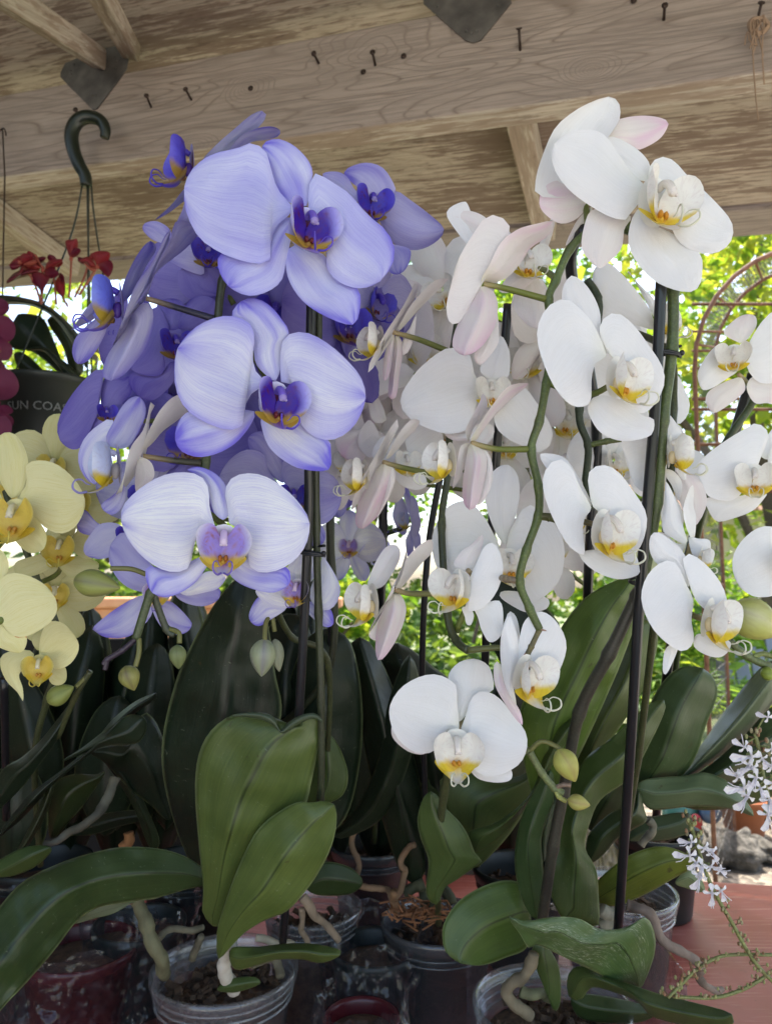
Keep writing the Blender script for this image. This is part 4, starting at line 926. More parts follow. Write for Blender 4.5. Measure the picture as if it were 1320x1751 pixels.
# --- front white blooms
flower(WA, 'E', .45, 'white', [
 ('s', "655 500 560 480 450 400 400 300 440 262 500 275 580 320 640 375 664 425", dict(d0=.008, d1=.018)),
 ('s', "560 690 440 660 350 655 310 740 295 860 340 930 390 972 450 930 510 860 525 760", dict(d0=.010, d1=.006, pal='shellp')),
 ('s', "670 620 590 660 552 750 550 850 600 950 690 1040 790 1085 880 1098 930 1060 945 960 930 890 850 830 760 770 680 730", dict(d0=.006, d1=-.004)),
 ('p', "650 545 600 490 560 450 490 350 420 255 340 225 230 240 150 300 133 360 150 440 210 530 290 600 400 670 480 705 530 710 535 700 580 650 630 580", dict(d0=.002, d1=-.006)),
 ('p', "660 520 655 440 690 385 750 372 810 410 870 480 940 540 1030 630 1095 710 1110 780 1080 850 1000 892 900 880 820 830 780 760 720 640", dict(d0=.002, d1=-.003, tip=9)),
 ], (698, 618, 335, 24, 4, 6), 'white', ped=[(1125,345,.456),(1120,380,.468),(1010,385,.462)])
flower(WA, 'E', .47, 'white', [
 ('p', "250 560 200 590 60 580 48 500 80 380 150 220 250 130 340 80 440 47 495 80 502 160 470 220 420 290 330 420", dict(tip=8, cup=-.12)),
 ('s', "400 290 415 250 450 190 530 160 640 150 730 165 762 195 720 270 640 320 590 332 500 300", dict(pal='blush')),
 ('s', "330 600 240 480 150 455 90 520 68 620 100 680 180 730 260 710 320 650", dict(pal='blush', d0=.004, d1=-.004)),
 ('s', "345 640 290 690 250 750 208 850 260 800 310 740 350 660", dict(pal='shellp')),
 ], None, 'white', ped=[(985,330,.472),(1000,350,.475),(1005,385,.462)])
flower(WA, 'U', .455, 'shellp', [
 ('s', "845 400 830 372 800 360 775 366 763 362 790 385 815 408 835 425", dict(d0=.012, d1=.02)),
 ('s', "822 440 812 390 800 350 790 345 768 356 764 370 780 395 800 420", dict(d0=.014, d1=.02, pal='white')),
 ('p', "822 483 835 455 856 420 872 400 868 380 850 369 832 370 812 395 785 440 770 490 763 525 768 550 783 553 800 530 812 500", dict(tip=9, d0=0, d1=-.006, tw=.2, pal='shellp')),
 ('p', "822 483 838 450 856 415 885 392 920 382 945 378 938 402 906 425 890 450 862 478", dict(pal='blush', tw=.2)),
 ('s', "818 482 803 515 780 560 773 590 782 603 794 608 812 602 832 582 848 552 851 522 845 500 830 490", dict(pal='blush', fold=.2, d0=.002, d1=-.006)),
 ('s', "846 520 853 560 850 590 832 615 820 624 810 612 820 580 832 545", dict(d0=.01, d1=.012, pal='shellp')),
 ], None, 'white', ped=[(820,485,.457),(860,492,.462),(935,512,.462)], pedcol=(.17,.20,.04))
flower(WA, 'V', .50, 'shellp', [
 ('p', "540 830 500 850 440 940 520 930 560 880", {}),
 ('p', "560 820 580 760 610 700 620 715 600 790 575 850", {}),
 ('s', "540 800 490 770 440 700 400 740 440 800 500 830", {}),
 ('s', "540 880 500 920 490 1000 560 1060 620 1000 580 920", {}),
 ], (520, 850, 130, 20, 0, 0), 'white', ped=[(905,455,.505),(930,462,.49),(952,478,.462)])
flower(WA, 'E', .44, 'white', [
 ('s', "432 1430 380 1400 280 1300 200 1200 190 1120 200 1060 240 1010 300 1040 360 1120 395 1210 402 1320", dict(d0=.006, d1=.012)),
 ('s', "400 90 372 140 390 200 440 270 530 310 620 308 700 280 712 200 650 180 560 110 470 80", dict(z='F', d0=.008, d1=-.002)),
 ('p', "428 1440 390 1330 330 1230 230 1140 190 1135 110 1180 60 1280 60 1370 90 1480 150 1610 230 1700 300 1715 345 1680 350 1560 372 1480", dict(tip=9, d0=.002, d1=-.004)),
 ('p', "445 1430 400 1350 395 1270 440 1220 500 1215 580 1280 660 1390 720 1480 742 1560 720 1650 650 1740 590 1745 540 1720 520 1600 500 1500", dict(tip=9, d0=.002, d1=.004)),
 ], (490, 1560, 280, 42, 4, 4), 'white', ped=[(1048,640,.448),(1040,660,.458),(1000,675,.46),(938,655,.462)], pedcol=(.14,.18,.04))
flower(WA, 'F', .44, 'white', [
 ('s', "395 645 300 570 190 480 140 420 130 378 190 378 250 395 290 440 350 540", dict(d0=.008, d1=.016)),
 ('s', "400 870 330 890 370 950 450 1000 540 1022 630 1000 638 960 610 890 500 870", dict(d0=.008, d1=-.002)),
 ('p', "392 652 340 560 290 450 230 405 170 440 142 520 160 620 200 720 260 830 320 885 358 890 350 800 355 715", dict(tip=8, d0=.002, d1=-.004)),
 ('p', "400 650 380 560 375 490 400 450 460 435 530 470 600 560 660 650 678 720 665 800 640 860 600 900 560 890 530 800 470 700", dict(tip=9, d0=.002, d1=.004)),
 ], (455, 775, 275, 42, 4, 4), 'white', ped=[(1030,905,.448),(1010,895,.458),(960,885,.46),(922,882,.462)], pedcol=(.10,.10,.04))
flower(WA, 'Q', .455, 'blush', [
 ('p', "545 860 600 750 700 600 800 470 880 425 985 420 950 460 850 540 740 650 650 760 590 850", dict(tw=.25, d1=-.006)),
 ('p', "530 860 510 780 540 700 610 570 640 495 675 560 660 620 580 740 540 840", dict(tw=.2, pal='shellp')),
 ('s', "535 870 500 880 470 900 430 1100 413 1212 450 1165 490 1080 515 950", dict(tw=.3, pal='shellp')),
 ('s', "545 870 520 950 490 1150 490 1300 540 1372 600 1330 640 1200 668 1050 660 950 600 895", dict(fold=.25, d0=.002, d1=-.006)),
 ('s', "610 900 670 930 710 1020 712 1150 670 1270 600 1337 650 1150 665 1000", dict(d0=.006, d1=.004, pal='shellp')),
 ], (385, 1000, 330, -74, 4, 0), 'white', ped=[(805,757,.457),(850,768,.462),(908,768,.462)], pedcol=(.17,.20,.04))
flower(WA, 'G', .46, 'white', [
 ('s', "880 1150 840 1110 828 1160 835 1230 870 1300 930 1390 972 1430 960 1360 905 1270 880 1210", dict(pal='blush', d0=.008, d1=.004)),
 ('s', "930 1180 945 1100 960 1000 945 900 912 862 890 900 905 1000 915 1100", dict(d0=.010, d1=.016)),
 ('p', "942 1330 885 1230 862 1090 868 960 900 880 920 900 950 1000 955 1090 930 1170 925 1230", dict(tip=3, d0=.004, d1=.002)),
 ('p', "945 1120 960 980 990 900 1060 862 1130 900 1180 980 1190 1060 1150 1170 1090 1250 1000 1272 960 1200", dict(d0=.004, d1=.002)),
 ], (985, 1180, 250, 44, 6, 4), 'white', ped=[(895,1150,.465),(870,1110,.47),(800,1112,.475)], pedcol=(.14,.15,.05))
# --- middle white plant
flower(WB, 'Q', .51, 'white', [
 ('s', "700 400 620 330 640 260 700 180 770 60 830 150 845 260 830 370 760 390", dict(tip=4)),
 ('s', "620 720 500 800 350 800 420 850 520 850 600 872 660 880 712 830 722 740", dict(pal='shellp')),
 ('p', "610 470 600 400 570 330 550 220 500 180 410 150 320 180 180 290 80 410 20 530 35 620 110 700 230 760 370 800 480 785 545 740 580 620 600 540", {}),
 ('p', "740 520 860 480 950 450 1040 560 1130 700 1165 800 1140 890 1060 940 960 900 850 850 760 780 722 690 735 600", {}),
 ], (700, 490, 250, 0, 2, 0), 'white', ped=[(840,670,.515),(850,690,.54),(900,700,.54)])
flower(WB, 'P', .50, 'shellp', [
 ('p', "480 590 320 870 315 800 350 730 440 560 560 380 630 250 655 195 682 200 670 280 600 420 530 550", dict(tip=7, tw=.4, d1=-.004, pal='shellp')),
 ('p', "530 560 590 420 700 270 800 180 870 158 910 165 880 200 780 300 700 380 610 480", dict(tw=.2, pal='shellp')),
 ('s', "500 570 440 690 420 800 425 930 470 870 495 700", dict(pal='blush')),
 ('s', "510 590 555 620 560 750 545 850 515 1050 460 1052 465 900 485 720", dict(pal='blush', fold=.2)),
 ('s', "600 560 650 500 670 420 650 600 600 720 550 720", dict(d0=.01, d1=.012)),
 ], (385, 630, 280, -72, 4, 0), 'white', ped=[(672,568,.502),(715,580,.51),(765,600,.52)], pedcol=(.16,.18,.05))
flower(WB, 'D', .50, 'shellp', [
 ('p', "310 1280 350 1180 405 1080 395 1045 350 1100 270 1250 200 1370 160 1450 133 1560 200 1485 270 1370", dict(tip=8, tw=.4)),
 ('p', "330 1270 400 1130 470 1050 520 1055 500 1100 450 1150 380 1235", dict(tw=.2)),
 ('s', "320 1290 260 1350 180 1500 158 1600 165 1650 200 1665 240 1635 300 1570 370 1430 378 1330", dict(pal='blush', fold=.22)),
 ('s', "340 1290 370 1320 378 1400 340 1500 280 1600 330 1450", dict(d0=.006, d1=.006)),
 ], (205, 1360, 215, -72, 4, 0), 'white', ped=[(655,790,.503),(690,800,.51),(750,812,.52)], pedcol=(.16,.18,.05))
flower(WB, 'S', .48, 'shellp', [
 ('s', "300 730 340 580 420 440 490 400 540 430 542 510 480 630 410 720", dict(d0=.006, d1=.010, pal='shellp')),
 ('p', "510 740 560 620 600 500 700 400 785 363 785 460 700 550 620 650 550 730", dict(tw=.25)),
 ('p', "480 800 520 660 560 560 592 450 602 475 570 620 500 760 400 920 330 1040 300 1082 340 990 400 880", dict(tip=3, tw=.45)),
 ('s', "490 770 430 850 380 1000 360 1170 378 1270 420 1258 500 1150 570 1000 592 880 560 790 520 760", dict(pal='blush', fold=.22, d0=.004, d1=-.004)),
 ('s', "420 900 360 1000 310 1080 350 1120 390 1100 410 1000", dict(d0=.008, d1=.008)),
 ], (330, 830, 330, -68, 4, 0), 'white', ped=[(675,1008,.482),(700,1015,.49),(740,1015,.50)], pedcol=(.2,.2,.08))
flower(WB, 'S', .47, 'white', [
 ('s', "1060 600 950 560 1000 460 1090 390 1160 328 1167 400 1130 500 1085 590", dict(d0=.006, d1=.012, pal='shellp')),
 ('s', "1090 860 1130 950 1160 1050 1220 1137 1300 1090 1322 960 1300 830 1210 830 1130 830", dict(d0=.006, d1=.002)),
 ('s', "1010 880 1030 940 1045 1000 1080 1003 1100 930 1060 870", dict(d0=.006, d1=.008)),
 ('p', "1075 640 1130 520 1170 430 1220 390 1270 410 1310 500 1318 620 1270 760 1190 860 1110 900 1035 892 1060 780", dict(d0=.002, d1=.0)),
 ], (985, 720, 330, -52, 4, 0), 'white', ped=[(800,975,.475),(810,1000,.49),(780,1080,.50)])
flower(WB, 'G', .52, 'white', [
 ('s', "885 530 830 450 790 330 790 220 840 150 900 130 950 190 955 300 925 430", {}),
 ('s', "880 760 860 790 930 840 1000 868 1090 850 1100 800 1000 770", {}),
 ('p', "860 545 830 480 780 390 700 310 600 340 540 430 520 520 540 630 600 700 750 700 830 620", {}),
 ('p', "890 540 930 420 1000 330 1080 380 1150 450 1182 560 1160 700 1080 790 1000 812 930 720", {}),
 ], (905, 625, 190, 8, 4, 0), 'white', ped=[(870,950,.525),(880,960,.54),(890,1000,.55)])
flower(WB, 'D', .56, 'shellp', [
 ('p', "500 800 450 740 400 720 200 640 180 800 240 920 330 900 450 850", {}),
 ('p', "300 1150 240 1050 180 1120 175 1200 230 1260 300 1240", {}),
 ('s', "250 1100 200 1100 60 1130 50 1200 100 1270 200 1280", dict(pal='blush')),
 ('s', "330 1050 300 950 250 880 230 960 260 1060", {}),
 ], None, 'white')
flower(WB, 'D', .545, 'white', [
 ('p', "450 1230 440 1120 520 1060 640 1110 650 1250 600 1330 500 1330", {}),
 ('s', "400 1300 370 1350 420 1420 500 1445 560 1420 540 1350 470 1320", {}),
 ('p', "400 1250 380 1150 300 1150 250 1250 330 1300", {}),
 ], (440, 1290, 150, 15, 5, 0), 'white', ped=[(695,795,.55),(700,800,.57),(740,830,.57)])
# --- white blooms right of the stake
flower(WC, 'F', .42, 'white', [
 ('s', "890 1060 800 950 720 930 690 870 695 800 730 780 800 820 860 880 905 980", dict(d0=.006, d1=.008)),
 ('s', "920 1320 920 1370 980 1410 1050 1422 1095 1390 1102 1340 1020 1320 950 1300", dict(d0=.006, d1=-.002)),
 ('s', "790 1360 765 1400 758 1490 780 1503 832 1390 820 1365", dict(d0=.012, d1=.010)),
 ('p', "915 1128 880 1050 840 960 800 925 740 940 680 1000 648 1090 660 1180 710 1280 780 1350 850 1390 900 1370 918 1320 905 1230", dict(tip=8, d0=.002, d1=-.004)),
 ('p', "925 1125 880 1000 860 920 890 890 950 920 1020 990 1070 1070 1090 1150 1092 1250 1060 1260 1000 1200", dict(tip=8, d0=.002, d1=.004)),
 ], (1000, 1225, 260, 48, 6, 6), 'white', ped=[(1205,1060,.428),(1180,1050,.44),(1120,1020,.45)])
flower(WC, 'R', .47, 'white', [
 ('p', "420 480 300 690 235 690 160 620 110 470 60 260 200 240 330 190 420 300", dict(tip=3)),
 ('s', "430 240 430 120 450 40 520 120 560 205 500 240", {}),
 ('s', "430 500 500 520 560 600 562 700 530 762 480 640 430 560", {}),
 ('p', "430 240 520 200 600 210 618 260 615 340 600 560 600 590 560 580 520 500", dict(d0=.01,d1=.01)),
 ], (480, 360, 350, 62, 4, 0), 'white', ped=[(1140,780,.475),(1130,800,.48),(1110,820,.48)])
flower(WC, 'R', .46, 'white', [
 ('p', "610 1100 580 1000 530 800 430 600 418 760 400 1000 490 1080 590 1130", dict(tip=3)),
 ('s', "640 1080 590 950 575 830 620 680 655 628 667 680 660 800 682 900 672 1060", dict(tw=.2)),
 ('s', "600 1120 520 1120 430 1040 350 1026 300 1060 296 1130 340 1280 450 1300 560 1200", dict(d0=.008, d1=.008)),
 ('p', "620 1070 700 1080 790 1090 805 1160 780 1250 720 1290 650 1210", dict(d0=.004, ruf=.05)),
 ], (720, 1230, 200, 60, 10, 10), 'white', ped=[(1180,930,.465),(1170,960,.47),(1130,980,.47)])
flower(WC, 'E', .56, 'white', [
 ('p', "690 1300 600 1280 400 1230 360 1100 355 1010 380 950 440 940 530 1020 620 1130 665 1200", dict(tip=4)),
 ('s', "690 1240 640 1150 560 1000 540 990 600 1050 700 1160", {}),
 ('p', "700 1300 760 1240 800 1180 820 1240 790 1360 740 1400", {}),
 ('s', "680 1340 600 1400 620 1500 700 1480 730 1400", {}),
 ], (720, 1260, 190, 55, 0, 0), 'white', ped=[(1130,560,.565),(1120,590,.58),(1060,640,.58)])
flower(WC, 'F', .52, 'white', [
 ('p', "790 120 780 20 790 -60 840 -20 875 60 897 120 880 190 830 232 800 190", dict(tip=8)),
 ('s', "790 210 760 300 780 400 850 470 930 490 985 600 960 700 900 760 850 640 800 500", dict(pal='shellp', tip=7)),
 ], None, 'white')
# --- far right plant
flower(WD, 'T', .56, 'white', [
 ('s', "770 1060 690 1040 600 980 650 900 740 830 820 810 880 830 892 900 850 980", dict(pal='shellp')),
 ('s', "760 1370 680 1380 560 1430 460 1500 445 1590 510 1678 600 1640 720 1550 792 1470", dict(pal='shellp')),
 ('s', "800 1450 870 1590 980 1592 1060 1600 1150 1500 1050 1400 880 1350", dict(pal='shellp')),
 ('p', "720 1300 600 1180 560 1080 480 1140 400 1260 370 1340 390 1440 430 1480 520 1450 640 1370", {}),
 ('p', "800 1120 880 960 960 850 1060 780 1200 850 1220 1100 1100 1380 950 1420 860 1370 800 1260", {}),
 ], (690, 1190, 280, -28, 3, 0), 'white', ped=[(1262,640,.565),(1280,660,.58),(1290,690,.59)])
flower(WD, 'R', .53, 'white', [
 ('s', "1150 720 780 738 775 820 830 920 880 940 1000 910 1150 850 1240 760 1280 690 1200 690", dict(tip=3)),
 ('s', "1230 400 1230 330 1290 200 1380 120 1450 250 1400 380 1300 420", {}),
 ('p', "1215 420 1240 340 1292 210 1200 115 1130 140 960 240 780 370 700 460 695 540 730 640 790 730 900 762 1010 750 1100 650 1180 520", {}),
 ('p', "1280 430 1330 300 1450 200 1580 300 1600 500 1500 640 1350 640", {}),
 ], (1165, 580, 300, -22, 3, 0), 'white', ped=[(1290,830,.535),(1290,850,.56),(1240,870,.58)])
flower(WD, 'R', .50, 'white', [
 ('p', "1450 1230 1400 1050 1320 980 1200 990 1080 1080 1000 1200 985 1330 1020 1440 1080 1516 1200 1570 1380 1520", {}),
 ('p', "1470 1230 1550 1050 1700 1050 1780 1250 1650 1450 1520 1400", {}),
 ('s', "1460 1200 1440 1000 1480 900 1540 1000 1520 1150", {}),
 ('s', "1440 1300 1350 1500 1380 1620 1480 1550 1500 1380", {}),
 ], (1460, 1260, 260, -10, 3, 0), 'white', ped=[(1350,960,.505),(1360,990,.52),(1350,1040,.53)])
# --- shaded white blooms behind
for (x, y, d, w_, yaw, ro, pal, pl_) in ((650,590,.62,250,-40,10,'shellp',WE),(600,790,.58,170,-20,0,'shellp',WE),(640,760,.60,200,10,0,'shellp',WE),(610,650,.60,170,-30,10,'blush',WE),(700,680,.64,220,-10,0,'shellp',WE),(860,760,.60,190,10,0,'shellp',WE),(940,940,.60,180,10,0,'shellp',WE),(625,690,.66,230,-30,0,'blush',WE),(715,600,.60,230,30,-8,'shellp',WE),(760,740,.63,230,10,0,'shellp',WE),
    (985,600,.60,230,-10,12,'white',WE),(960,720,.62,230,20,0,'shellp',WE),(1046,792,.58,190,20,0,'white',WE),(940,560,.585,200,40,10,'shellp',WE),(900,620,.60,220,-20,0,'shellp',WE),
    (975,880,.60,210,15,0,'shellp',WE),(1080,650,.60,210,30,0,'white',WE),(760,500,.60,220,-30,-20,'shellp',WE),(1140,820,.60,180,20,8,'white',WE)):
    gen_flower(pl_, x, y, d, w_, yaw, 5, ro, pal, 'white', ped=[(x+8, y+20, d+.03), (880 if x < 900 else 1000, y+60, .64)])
# --- yellow
YL = 'yellow'
flower(YA, 'U', .52, 'yellow', [
 ('s', "20 852 5 830 -6 800 -5 755 8 740 25 742 40 760 49 790 46 820 35 845", dict(tip=4)),
 ('s', "22 910 36 935 55 946 76 938 80 914 66 890 50 880", dict(d1=-.002)),
 ('s', "8 905 -8 925 -30 940 -40 920 -20 900", {}),
 ('p', "33 853 46 828 45 795 70 787 100 795 130 822 146 853 142 880 125 905 100 912 75 900 58 880", {}),
 ('p', "5 855 -20 820 -60 800 -80 850 -50 890 -15 885", {}),
 ], (28, 885, 78, 4, 3, 0), YL, ped=[(25,880,.53),(20,900,.55),(-20,960,.56)])
flower(YA, 'H', .55, 'yellow_b', [
 ('p', "290 300 200 330 90 370 100 440 200 442 300 385", {}),
 ('s', "330 370 380 440 440 462 520 440 560 375 450 330", {}),
 ('s', "350 220 300 120 360 60 430 120 420 210", {}),
 ('p', "400 260 460 170 560 200 580 300 500 350 430 320", {}),
 ], (348, 295, 180, 6, 0, 0), YL, ped=[(105,945,.56),(100,980,.58),(60,1000,.58)])
flower(YA, 'H', .48, 'yellow', [
 ('p', "10 690 -60 600 0 470 60 430 150 440 250 490 315 570 322 650 270 720 180 775 100 790 30 745", dict(tip=6)),
 ('s', "0 600 -60 500 -40 300 10 300 45 350 50 410 20 500", {}),
 ('s', "15 715 90 790 152 790 145 850 110 880 30 862 -20 830 -30 760", {}),
 ], None, YL, ped=[(3,1060,.483),(-10,1100,.5),(-30,1130,.52)])
flower(YA, 'H', .53, 'yellow_b', [
 ('p', "225 900 228 800 260 720 310 698 370 720 430 790 447 860 400 940 320 972 260 930", dict(pal='yellow')),
 ('p', "195 885 150 862 60 870 8 900 5 960 40 1040 100 1100 132 1152 132 1080 110 1000 165 950", dict(pal='yellow')),
 ('s', "215 865 180 800 230 760 260 820", {}),
 ('s', "270 980 290 1050 340 1062 377 1030 370 960 320 940", {}),
 ('s', "200 940 150 960 170 1010 220 1020", {}),
 ], (225, 955, 160, 14, 5, 0), YL, ped=[(68,1140,.54),(80,1130,.56),(110,1120,.57)])
for (x, y, d, w_, yaw, ro) in ((92,798,.60,170,10,10),(95,1015,.60,170,20,0),(20,850,.62,190,0,0),(130,860,.62,180,20,0)):
    gen_flower(YA, x, y, d, w_, yaw, 6, ro, 'yellow_b', YL, ped=[(x, y+20, d+.03), (70, y+90, .64)])
# --- far small violet ones
gen_flower(VC, 598, 935, .80, 125, -10, 5, 0, 'violet_c', 'lilac', ped=[(640,960,.82),(655,985,.82)])
gen_flower(VC, 700, 890, .80, 130, -70, 5, 0, 'violet_e', 'paleblue', ped=[(690,900,.82),(656,912,.82)])
gen_flower(VC, 635, 945, .82, 90, 60, 5, 30, 'violet_b', 'lilac')
gen_flower(VC, 625, 810, .78, 130, 20, 5, 10, 'violet_d', 'deep')

# ------------------------------------------------------------------ stems, buds, roots, leaves
DK = (.045,.055,.022)
stem(VA, [(480,1560,.60),(530,1480,.56),(548,1370,.53),(549,1200,.51),(545,1050,.50),(541,900,.49),(540,700,.48),(544,520,.475),(520,360,.47),(455,300,.465),(405,400,.462),(381,480,.458),(373,545,.457)], .0025, col=(.028,.036,.017))
stem(VA, [(373,545,.457),(366,650,.458),(352,790,.457),(330,880,.456),(275,985,.455),(258,1014,.455),(233,1092,.455)], .0026, col=(.05,.07,.03))
stem(VA, [(233,1092,.455),(210,1112,.455),(184,1128,.455),(178,1136,.455)], .0017, col=(.03,.02,.035)); stem(VA, [(184,1128,.455),(180,1145,.455)], .0016, col=(.03,.02,.035))
stem(VA, [(262,1015,.46),(285,1075,.465),(300,1085,.465)], .0022, col=(.04,.05,.03))
bud(VA, 'H', 550, 490, .45, 270, 175, 100, (.30,.33,.09), [(250,982,.455),(225,973,.452),(190,972,.45)], col2=(.16,.11,.14))
bud(VA, 'H', 735, 1022, .45, 150, 130, 160, (.30,.30,.09), [(238,1092,.455),(238,1115,.452),(232,1140,.45)], col2=(.12,.07,.06))
bud(VA, 'H', 1005, 902, .46, 140, 108, 176, (.20,.24,.10), [(290,1075,.465),(306,1082,.462),(307,1100,.46)])
bud(VB, 'B', 806, 1160, .50, 160, 125, 184, (.34,.38,.24), [(465,1050,.51),(455,1065,.505),(453,1095,.50)], col2=(.16,.12,.30)); bud(VB, 'B', 865, 1150, .505, 140, 70, 172, (.30,.32,.22), [(465,1050,.51),(470,1080,.51)])
stem(VB, [(455,1050,.51),(470,1040,.52),(500,1090,.54),(560,1130,.56),(560,1300,.60)], .0022, col=DK)
stem(WA, [(925,1585,.56),(945,1450,.54),(962,1360,.53),(990,1220,.51),(1040,1120,.49),(1088,1020,.478),(1098,1000,.475)], .0040, col=(.036,.036,.026))
stem(WA, [(1098,1000,.475),(1122,860,.468),(1133,720,.465),(1148,600,.463),(1150,500,.462),(1140,420,.466),(1080,392,.468),(1015,388,.465)], .0034, col=(.06,.085,.025))
stem(WA, [(1015,388,.465),(975,425,.464),(950,480,.463),(938,512,.462),(944,580,.462),(934,655,.462),(922,720,.462),(908,768,.462),(920,830,.462),(920,882,.462),(900,940,.462),(888,993,.462),(905,1040,.463),(922,1076,.463)], .0025, col=(.07,.10,.025), sub=6)
stem(WA, [(922,1076,.463),(908,1105,.463),(900,1125,.463),(902,1145,.463)], .0019, col=(.09,.08,.03)); stem(WA, [(922,1076,.463),(936,1079,.463)], .0011, col=(.35,.22,.16)); stem(WA, [(903,1115,.463),(892,1130,.462)], .0013, col=(.22,.09,.06))
stem(WA, [(888,993,.462),(865,990,.466),(850,985,.48)], .0022, col=(.2,.16,.1)); stem(WA, [(920,882,.462),(938,885,.462),(950,888,.46)], .0024, col=(.09,.10,.03))
stem(WB, [(800,1112,.475),(780,1095,.49),(765,1050,.50),(755,900,.52),(765,812,.53),(770,700,.54),(775,600,.55),(800,480,.56),(860,470,.56)], .0026, col=DK)
stem(WE, [(1010,870,.555),(1002,820,.555),(1005,762,.555),(990,700,.555),(1020,560,.56),(1022,510,.56),(1003,478,.56)], .0028, col=(.03,.045,.02)); stem(WE, [(1005,762,.555),(1035,755,.55),(1062,751,.55)], .0022, col=(.10,.13,.04))
stem(WB, [(905,1285,.50),(925,1320,.50),(948,1348,.50),(962,1356,.50)], .0024, col=(.13,.16,.06)); stem(WB, [(785,1260,.505),(870,1270,.505),(905,1285,.50)], .0024, col=(.13,.16,.06)); stem(WB, [(785,1260,.51),(760,1350,.54),(748,1480,.60),(750,1580,.66)], .003, col=DK)
stem(WB, [(948,1348,.50),(962,1342,.497),(975,1343,.497)], .0014, col=(.20,.14,.10)); stem(WB, [(948,1348,.50),(955,1362,.498),(968,1370,.497)], .0016, col=(.28,.30,.08))
flower(WB, 'G', .495, 'white', [
 ('s', "645 1420 630 1360 640 1260 600 1190 650 1120 730 1098 800 1130 825 1200 822 1260 740 1290 690 1380", dict(tip=5, d0=.006, d1=.012)),
 ('s', "400 1450 330 1430 318 1450 330 1500 400 1560 480 1575 500 1520", dict(d0=.008, d1=.010, pal='shellp')),
 ('s', "700 1620 740 1690 820 1715 900 1710 922 1680 900 1640 800 1640", dict(d0=.008, d1=.006)),
 ('p', "655 1470 645 1300 640 1230 560 1180 470 1185 370 1240 312 1330 315 1420 360 1510 450 1570 530 1560 562 1510 602 1455", dict(d0=.002, d1=-.004)),
 ('p', "660 1475 690 1380 720 1290 780 1260 850 1290 920 1370 985 1460 995 1540 960 1620 880 1670 800 1685 730 1650 705 1590 705 1510", dict(d0=.002, d1=-.004)),
 ], (640, 1545, 235, 2, 6, 2), 'white', ped=[(782,1248,.50),(790,1235,.512),(790,1262,.512)])
bud(WB, 'K', 1082, 320, .49, 185, 140, 152, (.50,.50,.13), [(905,1285,.50),(925,1268,.497),(950,1276,.494),(960,1286,.492)], col2=(.34,.22,.12))
bud(WB, 'K', 1142, 506, .49, 118, 88, 104, (.46,.44,.12), None, col2=(.30,.16,.10))
bud(WD, 'F', 1235, 1235, .45, 290, 240, 118, (.50,.52,.14), [(1255,1050,.455),(1235,1060,.46)], col2=(.70,.66,.50)); bud(WD, 'F', 1300, 1505, .45, 80, 80, 90, (.28,.36,.06))
stem(WD, [(1245,1095,.455),(1275,1120,.455),(1310,1138,.455),(1345,1150,.46)], .0024, col=(.10,.13,.05)); stem(WD, [(1288,1122,.455),(1305,1118,.453),(1322,1124,.45)], .0015, col=(.20,.24,.08)); stem(WD, [(1245,1095,.455),(1240,1080,.455),(1215,1070,.46)], .0022, col=(.13,.16,.06))
bud(YA, 'H', 345, 1112, .54, 170, 130, 60, (.28,.32,.09), [(130,1175,.545),(145,1160,.55),(155,1150,.55)])
stem(YA, [(70,1480,.66),(60,1300,.62),(80,1200,.60),(105,1100,.58),(60,980,.57),(30,900,.57),(10,840,.58)], .0026, col=DK); stem(YA, [(155,1148,.55),(130,1190,.555),(100,1260,.58)], .0022, col=DK)
stem(VC, [(640,1440,.90),(650,1200,.86),(655,1000,.83),(658,900,.82),(650,800,.82)], .003, col=DK); stem(VC, [(655,985,.82),(630,965,.82),(610,955,.81)], .0016, col=DK); stem(VC, [(658,915,.82),(690,905,.81)], .0016, col=DK)
stem(VB, [(330,1480,.75),(420,1300,.66),(560,1150,.62),(565,900,.60),(560,700,.60),(550,560,.59),(600,400,.56),(640,380,.53)], .003, col=(.02,.026,.012)); stem(VB, [(640,590,.55),(600,585,.56),(560,570,.58)], .0026, col=(.012,.012,.018))
stem(WC, [(1052,1530,.66),(1090,1300,.58),(1120,1050,.50),(1140,900,.485),(1150,700,.49),(1140,600,.52),(1060,560,.57)], .0026, col=DK); stem(WD, [(1120,1430,.80),(1160,1100,.68),(1200,880,.60),(1240,760,.585),(1290,680,.58),(1330,560,.58)], .0028, col=(.04,.06,.02))
def stake(path, r, label, tie=None):
    e = empty('plant_stake', P(*path[-1]), label, 'plant stake', 'black plastic stakes holding the orchid stems')
    MB().tube(catmull([Vector(P(*p)) for p in path], 8), r, 12).build('rod', M['stake'], e)
    for (x, y, d, w_) in (tie or []):
        c = P(x, y, d); m = MB()
        for k in range(2):
            m.tube([c + RIGHT*math.cos(a)*w_ + FWD*math.sin(a)*w_*.6 + UP*(.0032*math.sin(a*.5+k*1.7)+.0035*(k-.5)) for a in [6.4*i/22 for i in range(23)]], .0009, 7)
        m.ball(c+RIGHT*w_*.95-FWD*.003, .0018, n=6); m.build('stem_clip', M['stake'], e)
stake([(533,495,.468),(529,700,.475),(527,900,.483),(514,1180,.51),(500,1400,.55),(484,1610,.60)], .0032, 'black stake tied to the front violet stem, down to its clear pot', [(533,946,.486,.0085)])
stake([(1130,480,.456),(1118,720,.46),(1095,1000,.468),(1078,1270,.50),(1056,1592,.555)], .0034, 'long black stake tied to the front white orchid, the most prominent one', [(1140,605,.462,.0085),(1092,998,.472,.006)])
stake([(1000,392,.47),(975,450,.50),(1005,620,.545),(1020,760,.57),(1005,1000,.60),(1000,1400,.72)], .0040, 'thick black stake half hidden behind the upper white blooms')
